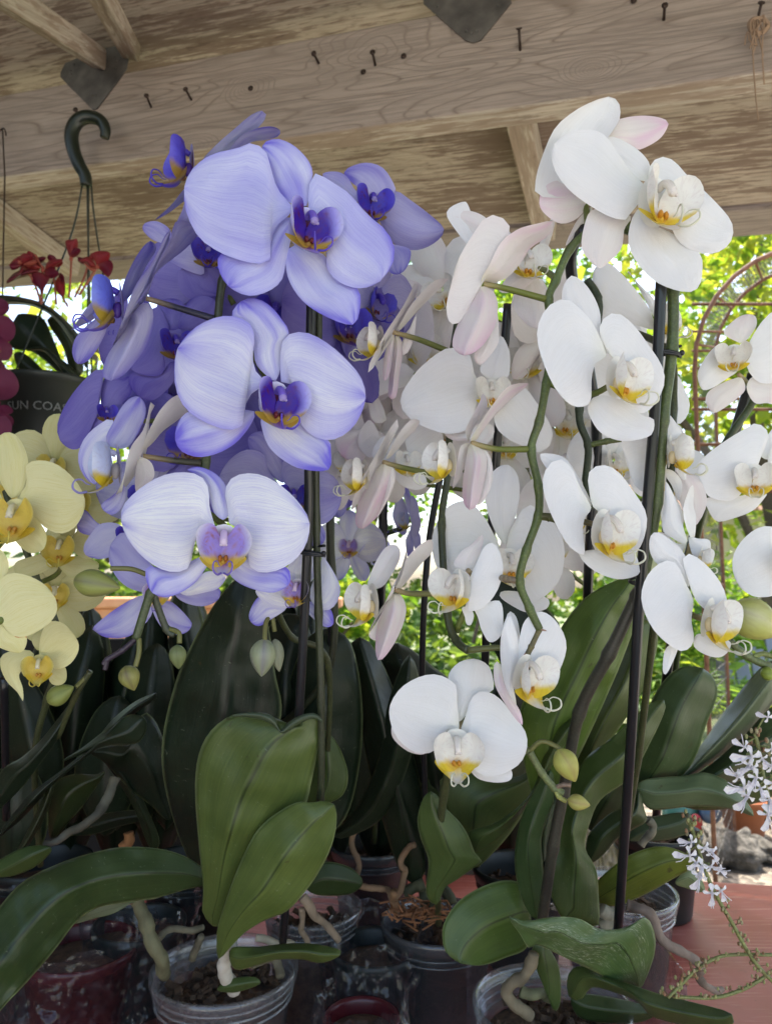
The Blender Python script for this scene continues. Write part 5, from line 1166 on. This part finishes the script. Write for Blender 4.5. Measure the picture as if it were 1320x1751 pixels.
stake([(868,520,.56),(850,760,.57),(835,1000,.60),(815,1480,.70)], .0034, 'black stake behind the left facing white blooms')
stake([(655,640,.80),(655,880,.80),(640,1440,.92)], .0050, 'dark stake far behind between the violet and white orchids')
stake([(752,820,.56),(730,960,.58),(722,1200,.62),(735,1560,.70)], .0026, 'thin dark stake in the middle gap, left of the large white bloom')
stake([(564,560,.60),(565,900,.61),(566,1250,.66),(540,1500,.74)], .0036, 'dark stake just right of the front violet stem, behind it')
stake([(1286,640,.60),(1245,770,.605),(1185,920,.62),(1140,1150,.68),(1120,1420,.80)], .0042, 'slanting black stake of the far right orchid, in front of the arch')
stake([(8,1160,.66),(12,1400,.72)], .0035, 'dark stake at the left edge below the yellow blooms')
stake([(402,500,.56),(400,620,.57),(420,1200,.66)], .0036, 'black stake hidden behind the upper violet blooms')
# leaves
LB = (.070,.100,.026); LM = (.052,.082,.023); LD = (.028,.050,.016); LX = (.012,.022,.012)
leaf(VA, 'J', "335 1180 285 1110 290 1000 270 800 250 550 255 380 290 260 350 180 430 128 520 116 600 122 650 150 672 200 715 160 790 128 850 125 880 170 860 300 830 450 800 570 700 680 600 800 520 900 440 1050 370 1180", .54, d1=-.03, col=LB, tip=14, fold=.12, roll=.10, nu=34, nv=18)
leaf(VA, 'J', "430 128 520 113 600 119 650 150 672 210 720 160 790 124 850 120 885 160 840 140 770 165 690 215 650 185 590 150 500 132", .505, col=(.05,.07,.04), tip=8, fold=0, cup=.05, name='leaf')
leaf(VA, 'J', "365 1345 357 1250 370 1160 440 950 530 750 600 660 700 590 770 560 825 568 880 558 940 575 955 650 930 780 860 920 780 1030 700 1110 600 1150 500 1210 420 1290", .525, d1=-.02, col=(.080,.114,.029), tip=10, fold=.12, nu=34, nv=18)
leaf(VA, 'J', "420 1335 440 1290 560 1290 700 1275 830 1275 960 1300 968 1330 880 1366 780 1348 650 1350 550 1380 450 1400", .53, d1=-.02, col=LB)
leaf(VA, 'J', "360 1500 430 1450 540 1440 570 1470 500 1500 430 1515", .55, col=LM)
leaf(VA, 'I', "1180 690 1145 610 1040 540 900 500 700 490 500 530 300 600 130 690 0 830 -120 1000 -200 1300 -150 1600 0 1415 130 1275 300 1080 440 900 550 830 700 800 900 770 1050 725", .56, d1=-.10, col=LD, tip=11, fold=.08, nu=40, nv=16)
leaf(VA, 'I', "1000 720 900 770 700 800 550 830 420 920 520 895 650 860 760 800 900 775", .575, d1=-.03, col=(.07,.09,.045), fold=0)
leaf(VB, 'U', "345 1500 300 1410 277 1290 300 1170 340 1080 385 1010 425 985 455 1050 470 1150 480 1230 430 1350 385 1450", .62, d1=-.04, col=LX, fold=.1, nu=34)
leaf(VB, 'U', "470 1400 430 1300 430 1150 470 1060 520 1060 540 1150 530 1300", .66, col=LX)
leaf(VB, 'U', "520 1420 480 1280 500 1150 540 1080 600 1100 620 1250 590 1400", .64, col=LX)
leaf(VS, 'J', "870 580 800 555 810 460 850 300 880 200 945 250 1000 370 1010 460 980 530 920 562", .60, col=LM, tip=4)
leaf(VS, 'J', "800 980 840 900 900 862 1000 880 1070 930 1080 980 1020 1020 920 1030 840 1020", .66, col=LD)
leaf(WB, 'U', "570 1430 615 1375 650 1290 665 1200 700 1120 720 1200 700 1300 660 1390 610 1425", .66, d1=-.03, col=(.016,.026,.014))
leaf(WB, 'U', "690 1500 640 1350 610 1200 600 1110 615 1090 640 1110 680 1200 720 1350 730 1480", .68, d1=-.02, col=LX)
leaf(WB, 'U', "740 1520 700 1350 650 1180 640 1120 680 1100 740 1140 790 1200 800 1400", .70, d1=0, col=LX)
leaf(WB, 'K', "430 1015 378 960 390 800 350 680 335 590 360 490 400 453 440 480 470 530 540 600 590 680 620 760 656 798 600 840 530 890 470 930", .58, d1=-.02, col=LM, tip=6)
leaf(WB, 'K', "900 1090 875 930 780 895 650 930 540 1000 470 1100 458 1180 480 1260 560 1312 660 1320 780 1280 880 1230", .60, d1=-.04, col=(.06,.10,.022), tip=8)
leaf(WB, 'K', "620 750 588 655 720 612 850 520 920 430 980 250 1060 120 1165 58 1130 130 1040 260 960 400 900 480 800 620 700 712", .60, d1=-.03, col=LM, fold=.1)
leaf(WB, 'U', "800 1480 760 1370 755 1330 800 1320 880 1330 920 1310 900 1380 850 1450", .64, col=LM)
leaf(WB, 'U', "780 1460 740 1380 720 1330 790 1330 850 1290 880 1200 920 1180 900 1320 850 1420", .68, col=LD)
leaf(WB, 'U', "850 1100 800 1020 780 980 830 960 900 1010 960 1080 940 1200 880 1250", .62, col=LX)
leaf(WA, 'U', "930 1400 893 1290 887 1220 930 1130 965 1065 1010 1015 1080 985 1097 1010 1087 1060 1062 1130 1032 1200 990 1290", .60, d1=-.03, col=(.075,.125,.022), tip=6, fold=.1, nu=34, nv=16)
leaf(WA, 'U', "985 1340 1000 1240 1040 1150 1090 1060 1122 1080 1117 1130 1092 1190 1040 1270", .62, d1=0, col=LB)
leaf(WA, 'L', "200 1170 120 990 150 800 180 600 300 330 450 200 550 110 650 20 735 -10 735 60 660 220 560 400 400 520 340 640 310 780 370 900 385 1050 382 1200 300 1190", .57, d1=.02, col=LM, tip=8, fold=.1, nu=40, nv=16)
leaf(WA, 'K', "930 1090 870 1020 830 880 823 750 850 600 900 480 1000 340 1015 480 975 600 950 700 960 820 965 1000", .58, d1=-.01, col=(.038,.07,.024), fold=.1)
leaf(WA, 'L', "90 860 70 720 90 600 140 510 200 480 150 640 110 780", .59, col=(.09,.12,.07))
leaf(WA, 'L', "600 1545 640 1480 680 1370 690 1280 670 1200 632 1158 540 1212 400 1225 280 1165 150 1157 0 1180 -90 1158 -40 1240 10 1320 60 1303 200 1370 350 1440 450 1490 530 1508", .52, d1=-.05, col=(.060,.105,.034), mat='dusty', label='curled green leaf streaked with white dust', tip=11, fold=.10, nu=36, nv=18, ruf=.02)
leaf(WA, 'L', "230 1580 225 1470 300 1420 500 1500 700 1570 900 1620 1100 1680 1050 1760 700 1700 600 1610 480 1560 350 1530 290 1600", .53, d1=-.06, col=LM, tip=6)
leaf(WA, 'L', "240 1600 300 1570 500 1600 700 1660 600 1720 400 1720 280 1690", .56, col=LD); leaf(WA, 'L', "110 1560 60 1450 30 1330 90 1300 170 1420 180 1600 150 1660", .555, col=LM)
leaf(WC, 'U', "1088 1360 1092 1280 1108 1210 1150 1148 1200 1143 1226 1180 1206 1240 1190 1290 1160 1330", .66, d1=-.02, col=(.045,.075,.028), fold=.15)
leaf(WC, 'U', "1098 1340 1160 1322 1200 1272 1250 1202 1300 1142 1330 1130 1345 1160 1290 1240 1220 1300 1150 1345", .68, col=(.11,.14,.08), fold=.15)
leaf(WC, 'U', "1095 1350 1180 1330 1260 1270 1330 1200 1400 1180 1420 1220 1350 1290 1250 1340 1150 1368", .67, col=(.055,.085,.035))
leaf(WC, 'L', "590 470 620 425 700 408 850 398 960 382 1080 430 1180 540 1217 612 1100 575 900 560 700 580 640 560", .64, col=(.085,.125,.065), fold=.12)
leaf(WC, 'L', "380 1060 368 980 470 880 560 820 680 780 780 785 880 832 892 888 800 940 680 1010 550 1070 440 1097", .62, d1=-.04, col=(.12,.15,.022), fold=.12)
leaf(WC, 'L', "330 860 332 720 450 600 560 560 600 480 630 580 640 640 560 690 480 740 400 830", .63, col=LD)
leaf(WC, 'L', "550 740 600 650 720 610 870 600 880 690 760 740 640 745", .70, col=(.055,.085,.045)); leaf(WC, 'L', "800 970 880 890 940 960 950 1020 860 1000", .64, col=(.16,.20,.10))
leaf(WC, 'U', "1010 1420 1000 1380 1020 1330 1060 1290 1100 1270 1090 1330 1060 1390", .66, col=LD)
leaf(WD, 'U', "1130 1360 1150 1320 1220 1340 1290 1310 1360 1330 1300 1370 1200 1385", .74, col=LM)
# shaded leaves at the left
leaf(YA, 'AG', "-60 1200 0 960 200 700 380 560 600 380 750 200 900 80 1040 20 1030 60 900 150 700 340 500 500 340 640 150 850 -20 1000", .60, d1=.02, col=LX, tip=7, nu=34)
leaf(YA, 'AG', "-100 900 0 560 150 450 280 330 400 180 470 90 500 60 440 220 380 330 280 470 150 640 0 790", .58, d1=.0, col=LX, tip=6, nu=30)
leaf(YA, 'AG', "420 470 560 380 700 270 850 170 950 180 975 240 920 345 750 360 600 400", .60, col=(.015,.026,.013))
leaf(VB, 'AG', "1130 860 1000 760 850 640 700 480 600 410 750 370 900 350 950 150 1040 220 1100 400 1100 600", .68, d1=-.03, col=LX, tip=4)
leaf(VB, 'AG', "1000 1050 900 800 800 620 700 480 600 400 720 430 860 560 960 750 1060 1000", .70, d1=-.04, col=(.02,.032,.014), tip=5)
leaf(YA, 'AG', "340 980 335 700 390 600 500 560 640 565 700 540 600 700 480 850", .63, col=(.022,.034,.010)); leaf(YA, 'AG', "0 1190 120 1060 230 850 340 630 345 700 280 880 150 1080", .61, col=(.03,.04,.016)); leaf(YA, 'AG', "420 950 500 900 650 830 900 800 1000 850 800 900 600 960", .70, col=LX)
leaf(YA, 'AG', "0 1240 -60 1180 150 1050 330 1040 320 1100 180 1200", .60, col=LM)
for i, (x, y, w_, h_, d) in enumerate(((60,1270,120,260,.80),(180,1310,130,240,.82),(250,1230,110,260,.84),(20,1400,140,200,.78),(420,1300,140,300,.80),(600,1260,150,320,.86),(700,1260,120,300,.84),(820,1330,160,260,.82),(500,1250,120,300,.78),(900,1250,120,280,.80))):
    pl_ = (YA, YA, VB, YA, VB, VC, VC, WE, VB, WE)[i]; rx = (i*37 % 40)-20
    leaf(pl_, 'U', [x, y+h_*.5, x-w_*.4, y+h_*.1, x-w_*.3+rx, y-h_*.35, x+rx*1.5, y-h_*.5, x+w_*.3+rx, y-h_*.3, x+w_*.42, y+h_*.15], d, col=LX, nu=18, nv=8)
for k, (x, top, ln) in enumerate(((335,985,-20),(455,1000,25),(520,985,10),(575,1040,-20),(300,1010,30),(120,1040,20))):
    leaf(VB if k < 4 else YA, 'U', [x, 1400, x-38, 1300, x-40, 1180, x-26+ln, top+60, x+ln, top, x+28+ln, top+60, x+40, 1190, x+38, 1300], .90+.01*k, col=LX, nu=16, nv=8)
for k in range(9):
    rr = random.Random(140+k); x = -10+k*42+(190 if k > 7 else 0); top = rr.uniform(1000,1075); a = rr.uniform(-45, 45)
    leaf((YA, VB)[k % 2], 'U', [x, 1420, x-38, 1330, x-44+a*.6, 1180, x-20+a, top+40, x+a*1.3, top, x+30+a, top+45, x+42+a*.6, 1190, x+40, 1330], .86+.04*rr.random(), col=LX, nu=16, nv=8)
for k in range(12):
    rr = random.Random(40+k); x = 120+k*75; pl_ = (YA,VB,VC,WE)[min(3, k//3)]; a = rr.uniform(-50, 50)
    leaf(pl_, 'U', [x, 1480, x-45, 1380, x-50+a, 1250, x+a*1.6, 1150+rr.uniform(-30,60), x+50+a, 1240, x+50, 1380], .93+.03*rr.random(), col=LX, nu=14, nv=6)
# roots
RG = (.17,.16,.11)
stem(VA, [(235,1540,.565),(250,1570,.56),(260,1610,.555),(277,1640,.56),(282,1665,.575)], .0050, 'root', col=(.16,.16,.09), mat='root', nodes=False, wig=.002)
stem(VA, [(272,1605,.58),(285,1592,.59),(320,1590,.60),(345,1588,.61)], .0026, 'root', col=RG, mat='root', nodes=False, wig=.002)
stem(VA, [(397,1612,.535),(384,1640,.54),(386,1668,.55),(402,1690,.56)], (.0042,.0058), 'root', col=(.52,.50,.44), mat='root', nodes=False); stem(VA, [(345,1600,.6),(330,1640,.61)], .003, 'root', col=RG, mat='root', nodes=False, wig=.002); stem(VA, [(430,1650,.6),(470,1640,.61),(480,1670,.6)], .0035, 'root', col=RG, mat='root', nodes=False, wig=.002)
stem(VS, [(516,1532,.66),(535,1560,.66),(560,1585,.665),(578,1605,.67)], (.0042,.0030), 'root', col=(.36,.28,.20), mat='root', nodes=False, wig=.004); stem(VS, [(515,1555,.66),(515,1590,.67),(523,1612,.675)], .0026, 'root', col=(.36,.28,.20), mat='root', nodes=False, wig=.004); stem(VS, [(440,1605,.63),(470,1612,.63),(500,1618,.64)], .0030, 'root', col=(.4,.38,.3), mat='root', nodes=False, wig=.003)
stem(WB, [(603,1430,.70),(607,1470,.69),(622,1510,.68),(660,1522,.67),(680,1530,.66),(690,1470,.66),(702,1440,.66)], .0027, 'root', col=(.25,.165,.10), mat='root', nodes=False, wig=.008)
stem(WB, [(675,1522,.66),(682,1555,.67)], .004, 'root', col=(.26,.15,.075), mat='root', nodes=False, wig=.006)
for a in ([(690,1530,.68),(715,1515,.68),(722,1510,.68)], [(725,1520,.69),(728,1560,.68)], [(735,1540,.68),(742,1565,.68)], [(760,1520,.69),(772,1545,.68)]): stem(WB, a, .0052, 'root', col=(.10,.11,.06), mat='root', nodes=False, wig=.003)
ch_ = MB(); rr = random.Random(5)
for k in range(60):
    p = P(rr.gauss(715,26), 1560+rr.gauss(0,8), .66+rr.uniform(-.02,.02)); ch_.tube([p, p+Vector((rr.uniform(-.012,.012), rr.uniform(-.01,.01), rr.uniform(-.003,.008))), p+Vector((rr.uniform(-.02,.02), rr.uniform(-.01,.01), rr.uniform(-.004,.004)))], .0009, 5)
tag(ch_.build('root_fibre', simple('coir', (.24,.11,.05), .95), WB), kind='stuff')
stem(WA, [(908,1632,.545),(900,1665,.545),(872,1685,.55),(875,1710,.55),(905,1735,.55)], .0042, 'root', col=(.20,.17,.11), mat='root', nodes=False, wig=.004); stem(WA, [(890,1690,.56),(915,1700,.56),(950,1712,.57)], .004, 'root', col=(.14,.15,.08), mat='root', nodes=False, wig=.004)
stem(WA, [(1065,1548,.56),(1100,1555,.555),(1130,1590,.55),(1160,1625,.548),(1190,1655,.55),(1210,1685,.56),(1240,1693,.565)], (.0042,.0026), 'root', col=(.27,.21,.17), mat='root', nodes=False, wig=.006)
stem(WA, [(1025,1550,.60),(1045,1565,.60),(1035,1590,.60)], .0055, 'root', col=(.30,.30,.24), mat='root', nodes=False, wig=.003); stem(WC, [(1095,1445,.66),(1112,1425,.66),(1118,1410,.66),(1108,1404,.66)], .0034, 'root', col=(.22,.20,.14), mat='root', nodes=False, wig=.003)
stem(YA, [(78,1445,.62),(120,1420,.62),(160,1395,.62),(180,1370,.63),(193,1330,.64)], (.0030,.0044), 'root', col=(.15,.14,.10), mat='root', nodes=False, wig=.004)
stem(VB, [(210,1450,.66),(222,1440,.66),(220,1425,.66)], .005, 'root', col=(.30,.14,.05), mat='root', nodes=False, wig=.002)

# ------------------------------------------------------------------ hanging basket with hook, and its orchid
HD = 1.24; bc = P(82, 655, HD)
hb = empty('hanging_basket', bc - Vector((0,0,.13)), 'dark plastic hanging basket on a blackish hook, grey handwriting on its side', 'hanging basket')
pot_lathe(MB(), bc - Vector((0,0,.13)), .078, .13, .005, .78, .002).build('basket_pot', M['darkpot'], hb)
M['hook'] = simple('green_plastic_hook', (.009,.014,.009), .35)
hk = [(179,236),(181,222),(172,206),(152,200),(133,207),(123,228),(126,255),(136,282),(146,300),(148,318)]
hp = catmull([Vector(P(x, y, HD-.01)) for x, y in hk], 5); n = len(hp)
MB().tube(hp, [.0075+.0040*math.sin(math.pi*min(1, i/n*1.0))+.006*max(0, i/n-.7) for i in range(n)], 10).build('hook', M['hook'], hb)
for (a, b_) in (((141,318),(20,652)), ((150,318),(158,640)), ((157,318),(182,500)), ((152,318),(150,668))):
    MB().tube(catmull([Vector(P(*a, HD-.01)), Vector(P((a[0]*.8+b_[0]*.2), (a[1]*.7+b_[1]*.3), HD-.005)), Vector(P(*b_, HD + (.05 if b_[0] > 155 else -.04)))], 6), .0016, 6).build('wire', M['hook'], hb)
def text3(s, px, py, d, h, mat, parent, label=None, rot=0):
    cu = bpy.data.curves.new('writing', 'FONT'); cu.body = s; cu.size = h; cu.extrude = .0004; cu.align_x = 'CENTER'; cu.resolution_u = 2
    o = bpy.data.objects.new('writing', cu); COL.objects.link(o); dg = bpy.context.evaluated_depsgraph_get()
    me = bpy.data.meshes.new_from_object(o.evaluated_get(dg)); bpy.data.objects.remove(o); me.materials.clear(); me.materials.append(mat)
    for v in me.vertices:      # wrap the letters round the pot (radius RP, centre BCX/BCY)
        p = P(px, py, d) + Vector((v.co.x, 0, v.co.y)); zz = (p.z-(bc.z-.13))/.116; rp = .078*(.78+(.97-.78)*zz)+.0012+v.co.z; an = (p.x-bc.x)/.07; w_ = Vector((bc.x+rp*math.sin(an), bc.y-rp*math.cos(an), p.z)); v.co = w_ - P(px, py, d)
    q = bpy.data.objects.new('writing', me); COL.objects.link(q); q.parent = parent
    q.location = P(px, py, d) - wloc(parent)
    if label: q['label'] = label
    return q
tm = simple('chalk_writing', (.16,.17,.17), .8)
# letters bent round the pot: one short text per side
text3("SUN COAST", 68, 700, HD-.0735, .019, tm, hb, 'grey handwritten letters on the dark basket pot')
BO = empty('orchid_plant', bc - Vector((0,0,.05)), 'orchid in the hanging basket with dark leaves and small red blooms', 'orchid')
for s_, d, c_ in (("760 1180 640 960 480 740 300 640 100 620 -200 640 -200 560 0 540 200 560 400 620 560 740 700 900 780 1100", HD-.02, LX), ("560 1240 300 1040 120 1010 80 900 140 740 200 700 380 740 460 900 520 1050", HD, LX), ("640 1250 560 1000 420 760 560 740 680 960 740 1200", HD+.02, (.02,.03,.012)), ("600 1260 400 1040 240 1030 300 1000 420 1010 560 1140 660 1240", HD-.02, LX), ("420 1250 230 1060 130 1060 180 1200 300 1260", HD+.01, LX), ("640 1260 560 1150 480 1060 640 1180 700 1250", HD-.01, LX)):
    leaf(BO, 'AA', s_, d, col=c_, nu=20, nv=8)
RD = (.23,.020,.03); RDk = (.12,.008,.026); RL = (.42,.10,.07)
def red_bloom(cx, cy, d, segs, stalk):
    (x, y), = pts('AA', [cx, cy]); b = MB().ball(P(x, y, d), .0035, RL, n=6)
    sp = catmull([Vector(P(*pts('AA', [sx, sy])[0], d+.01)) for sx, sy in stalk], 5); b.tube(sp, .0018, 6, col=(.40,.12,.08)); f = b.build('flower', M['lip'], BO)
    for s_, c_ in segs:
        SEED[0] += 1; V, Fc, UV, C, o = blade(pts('AA', s_), d, 's', d1=-.012, nu=10, nv=6, seed=SEED[0], cup=.3, colf=lambda u, v, c_=c_: mixc(c_, RL, max(0, .5-u)*.8)); MB().add(V, Fc, UV, C).build('petal', M['lip'], f, o)
red_bloom(380, 320, HD-.05, [("360 300 300 200 180 190 80 280 180 290 300 330", RD), ("360 320 250 300 120 350 60 440 150 400 260 370", RDk), ("370 310 300 180 330 190 360 260 400 300", RL), ("400 310 430 240 520 220 560 230 500 280 430 310", RD), ("390 330 440 290 520 340 500 380 430 390", RDk), ("370 340 290 340 280 420 330 460 370 510 410 450 440 380", RDk)], [(380,340),(385,470),(350,600)])
red_bloom(630, 220, HD-.04, [("620 210 590 130 580 60 640 50 680 40 690 110 650 210", RD), ("630 210 600 150 660 120 715 140 690 190", RDk)], [(632,225),(625,380),(610,560)])
red_bloom(860, 290, HD-.05, [("850 280 780 200 700 240 760 250 800 300", RD), ("850 270 820 170 900 150 970 165 960 230 900 280", RD), ("860 280 920 220 985 240 1000 300 960 380 900 330", RDk), ("850 300 800 290 740 250 780 310 830 330", RL)], [(855,300),(790,400),(700,540)])
red_bloom(520, 400, HD-.03, [("500 400 480 440 500 500 560 560 580 480 560 380", RD), ("520 390 530 340 570 380 560 430", RDk)], [(520,420),(560,560),(600,640)])
red_bloom(180, 250, HD-.06, [("200 260 180 200 220 170 290 200 270 240", RD), ("190 270 120 250 90 280 110 320 170 300", RDk), ("200 280 160 340 90 380 60 430 130 410 210 340", RDk), ("210 270 260 290 330 250 300 230 250 240", RL)], [(200,270),(300,420),(370,620)])
red_bloom(760, 240, HD-.02, [("780 250 700 200 690 240 740 270", RDk), ("780 240 800 180 850 160 860 220", RD), ("790 260 850 280 900 260 860 320 810 300", RDk)], [(780,260),(740,400),(660,560)])
red_bloom(300, 230, HD-.02, [("300 240 240 180 260 150 320 190 330 230", RD), ("300 240 360 200 410 210 380 250 340 260", RDk), ("300 250 260 300 280 360 330 330 330 270", RD), ("290 240 230 230 200 270 250 280", RDk)], [(300,250),(350,400),(380,620)])
red_bloom(460, 250, HD-.04, [("460 260 420 210 440 180 490 200 500 240", RDk), ("460 260 520 230 560 250 530 290 490 290", RD), ("460 270 430 330 450 380 490 350 490 290", RDk)], [(460,270),(480,400),(500,620)])
# magenta orchid at the left edge
MO = empty('orchid_plant', P(-30, 700, 1.1), 'dark magenta orchid blooms cut by the left edge of the photo', 'orchid')
PAL['magenta'] = dict(mat='white', pale=(.15,.025,.07), deep=(.08,.01,.05), base=(.2,.03,.08), edge=.1, amt=.5)
LPAL['magenta'] = dict(LPAL['deep'], lobe=(.2,.02,.07), lobe_in=(.12,.01,.05), lobe_edge=(.25,.04,.1), mid=(.3,.03,.1), col=(.2,.03,.08), tend=(.2,.03,.08), midc=(.3,.1,.02))
for (x, y, w_, ro, yw) in ((-26,545,100,50,40),(-14,600,84,-20,60),(-26,655,104,15,30),(-12,705,74,70,50),(-24,745,90,-30,20)): gen_flower(MO, x, y, 1.08, w_, yw, 10, ro, 'magenta', 'magenta')
stem(MO, [(-40,500,1.12),(-30,640,1.12),(-30,800,1.10),(-20,1200,1.05)], .003, col=DK)
lw = MB().tube([Vector(hit(5, 222, A0-jd*.02, jd)), Vector(P(9, 300, 1.26)), Vector(P(5, 510, 1.26)), Vector(P(2, 640, 1.24))], .0014, 6).tube(catmull([Vector(hit(11, 232, A0-jd*.02, jd)), Vector(hit(8, 220, A0-jd*.022, jd)), Vector(hit(0, 224, A0-jd*.02, jd)), Vector(hit(-6, 240, A0-jd*.02, jd))], 5), .0014, 6)
tag(lw.build('wire_hanger', M['nail']), 'thin wire hanger at the left edge, left of the blackish hook', 'wire hanger')

# ------------------------------------------------------------------ small white flowered sprays at the lower right
def spray(label, path, d, blooms, r, seed, buds=None):
    e = empty('flower_spray', P(*path[-1], d), label, 'flower spray'); rr = random.Random(seed)
    pp = catmull([Vector(P(x, y, d)) for x, y in path], 10); MB().tube(pp, r, 7, col=(.16,.18,.06)).build('stem', M['stem'], e)
    for (x, y, s_, ang) in blooms:
        c = P(x, y, d-.006); b = MB(); k = s_*d/FPX
        for j, (aa, ln, wd) in enumerate(((ang, .95, .62), (ang+165, .50, .50), (ang+85, .50, .36), (ang-85, .50, .36))):
            a = R(aa+rr.uniform(-12,12)); dr = RIGHT*math.cos(a) - UP*math.sin(a); sd = RIGHT*math.sin(a)+UP*math.cos(a); V = []; C = []; nu, nv = 8, 5
            for i in range(nu+1):
                u = i/nu
                for q in range(nv+1):
                    w_ = 2*q/nv-1; hw = wd*(.22+.9*max(0, u-.25))*math.sqrt(max(0, 1-max(0, (u-.7)/.3)**2))
                    V.append(c + (dr*ln*u + sd*w_*hw*.5 - FWD*(.25*u-.3*u*u+.18*w_*w_*(1-u)+.05*noise.noise(Vector((u*4, w_*3, x+j)))))*k); C.append(mixc((.86,.83,.85), (.55,.46,.64), max(0, noise.noise(Vector((u*9, w_*5, y)))*1.3)*(j == 0)))
            b.add(V, grid_faces(nu, nv), None, C)
        b.ball(c+FWD*.002, k*.10, (.26,.30,.12), n=6); near = min(pp, key=lambda q: (Vector(q)-c).length); b.tube([Vector(near), c+FWD*.002], .0005, 5, col=(.22,.25,.09))
        for j in range(2):
            a = R(ang+rr.uniform(-30,30)); b.tube([c, c+(RIGHT*math.cos(a)-UP*math.sin(a))*k*.6-FWD*k*.3, c+(RIGHT*math.cos(a)-UP*math.sin(a))*k*.95-FWD*k*.35+UP*k*.1], .00025, 4, col=(.8,.78,.84))
        b.build('flower', M['lip'], e, c)
    bb = MB()
    for (t0, t1, n_, sz) in (buds or []):
        for i in range(n_):
            t = t0+(t1-t0)*i/n_; p = Vector(pp[int(t*(len(pp)-1))]); a = rr.uniform(0, 6.28); o_ = (RIGHT*math.cos(a)+UP*abs(math.sin(a))*.6-FWD*math.sin(a)*.5)*sz*rr.uniform(1.2,3.2)
            bb.tube([p, p+o_], sz*.12, 4, col=(.20,.12,.07)); bb.ball(p+o_, (sz*.45,sz*.45,sz*.7), rr.choice([(.34,.34,.14),(.30,.17,.09),(.42,.36,.2)]), n=5)
    if buds: tag(bb.build('bud', M['lip'], e), kind='stuff')
    return e
L_ = lambda *a: [(900+.31818*x, 1200+.31818*y) for x, y in zip(a[::2], a[1::2])]
def LB_(lst): return [(900+.31818*x, 1200+.31818*y, s_*.7, an) for x, y, s_, an in lst]
spray('upright spray of small white blooms at the right edge of the photo', L_(1225,170,1250,270,1270,400,1300,520,1340,700,1400,900), .40,
   LB_([(1200,290,52,180),(1165,240,34,220),(1190,340,42,130),(1210,350,34,160),(1160,460,48,175),(1130,400,36,200),(1230,400,40,110),(1180,500,50,125),(1250,460,36,60),(1300,520,46,80),(1290,600,48,95),(1260,300,34,60),(1310,340,40,20),(1320,430,42,20),(1290,80,30,200),(1310,250,30,0)]), .0011, 3, [(0,.25,16,.0022),(.25,.9,18,.0018)])
spray('slender spray with fading white blooms above the red table, reaching down to the right', L_(870,630,900,720,940,850,980,960,1040,1080,1110,1200,1180,1330,1250,1430,1340,1520), .43,
   LB_([(880,750,34,190),(870,820,42,170),(950,780,32,30),(990,800,34,50),(940,880,36,100),(985,880,34,20),(930,930,44,110),(1030,900,26,30),(990,1020,40,100),(1040,1010,34,60),(910,860,30,140)]), .0012, 4, [(0,.2,22,.0022),(.45,1,46,.0018)])
spray('leaning dry spray with brown seed heads crossing the red table', L_(760,1590,830,1520,900,1450,1000,1385,1100,1360,1320,1360), .44, [], .0010, 5, [(0,.6,44,.0020),(.6,1,10,.0016)])
spray('lower dry stem curving over the red table at the bottom right', L_(790,1585,1000,1590,1150,1550,1260,1490,1340,1430), .45, [], .0011, 6, [(0,.9,30,.0018)])
# fallen petals and crumbs on the table
for i, (x, y) in enumerate(((1158,1514),(1183,1539))):
    p = onz(x, y, TZ+.003); tag(MB().ball(p, (.005 if i == 0 else .0022, .004 if i == 0 else .0022, .0015), n=7, wob=.6).build('fallen_petal' if i == 0 else 'crumb', M['lip'] if i == 0 else M['chips']), ('tiny fallen white petal on the red table edge', 'small brown crumb on the red table below the white petal')[i], ('petal', 'crumb')[i])
# clear rigid sleeve edge at the right
cb = MB(); 
a0 = P(1116, 1434, .62); a1 = onz(1112, 1690, TZ+.004)
x0, y0 = a0.x, a0.y
cb.box((x0-.075, y0+.06, TZ+.001+.07), (.150,.0012,.135)).box((x0, y0+.0, TZ+.07), (.0014,.12,.135)).box((x0-.002, y0-.061, TZ+.07), (.004,.0014,.135))
tag(cb.build('clear_sleeve', M['filmy'], smooth=False), 'clear rigid plastic sleeve standing at the right side of the orchids', 'plastic sleeve')
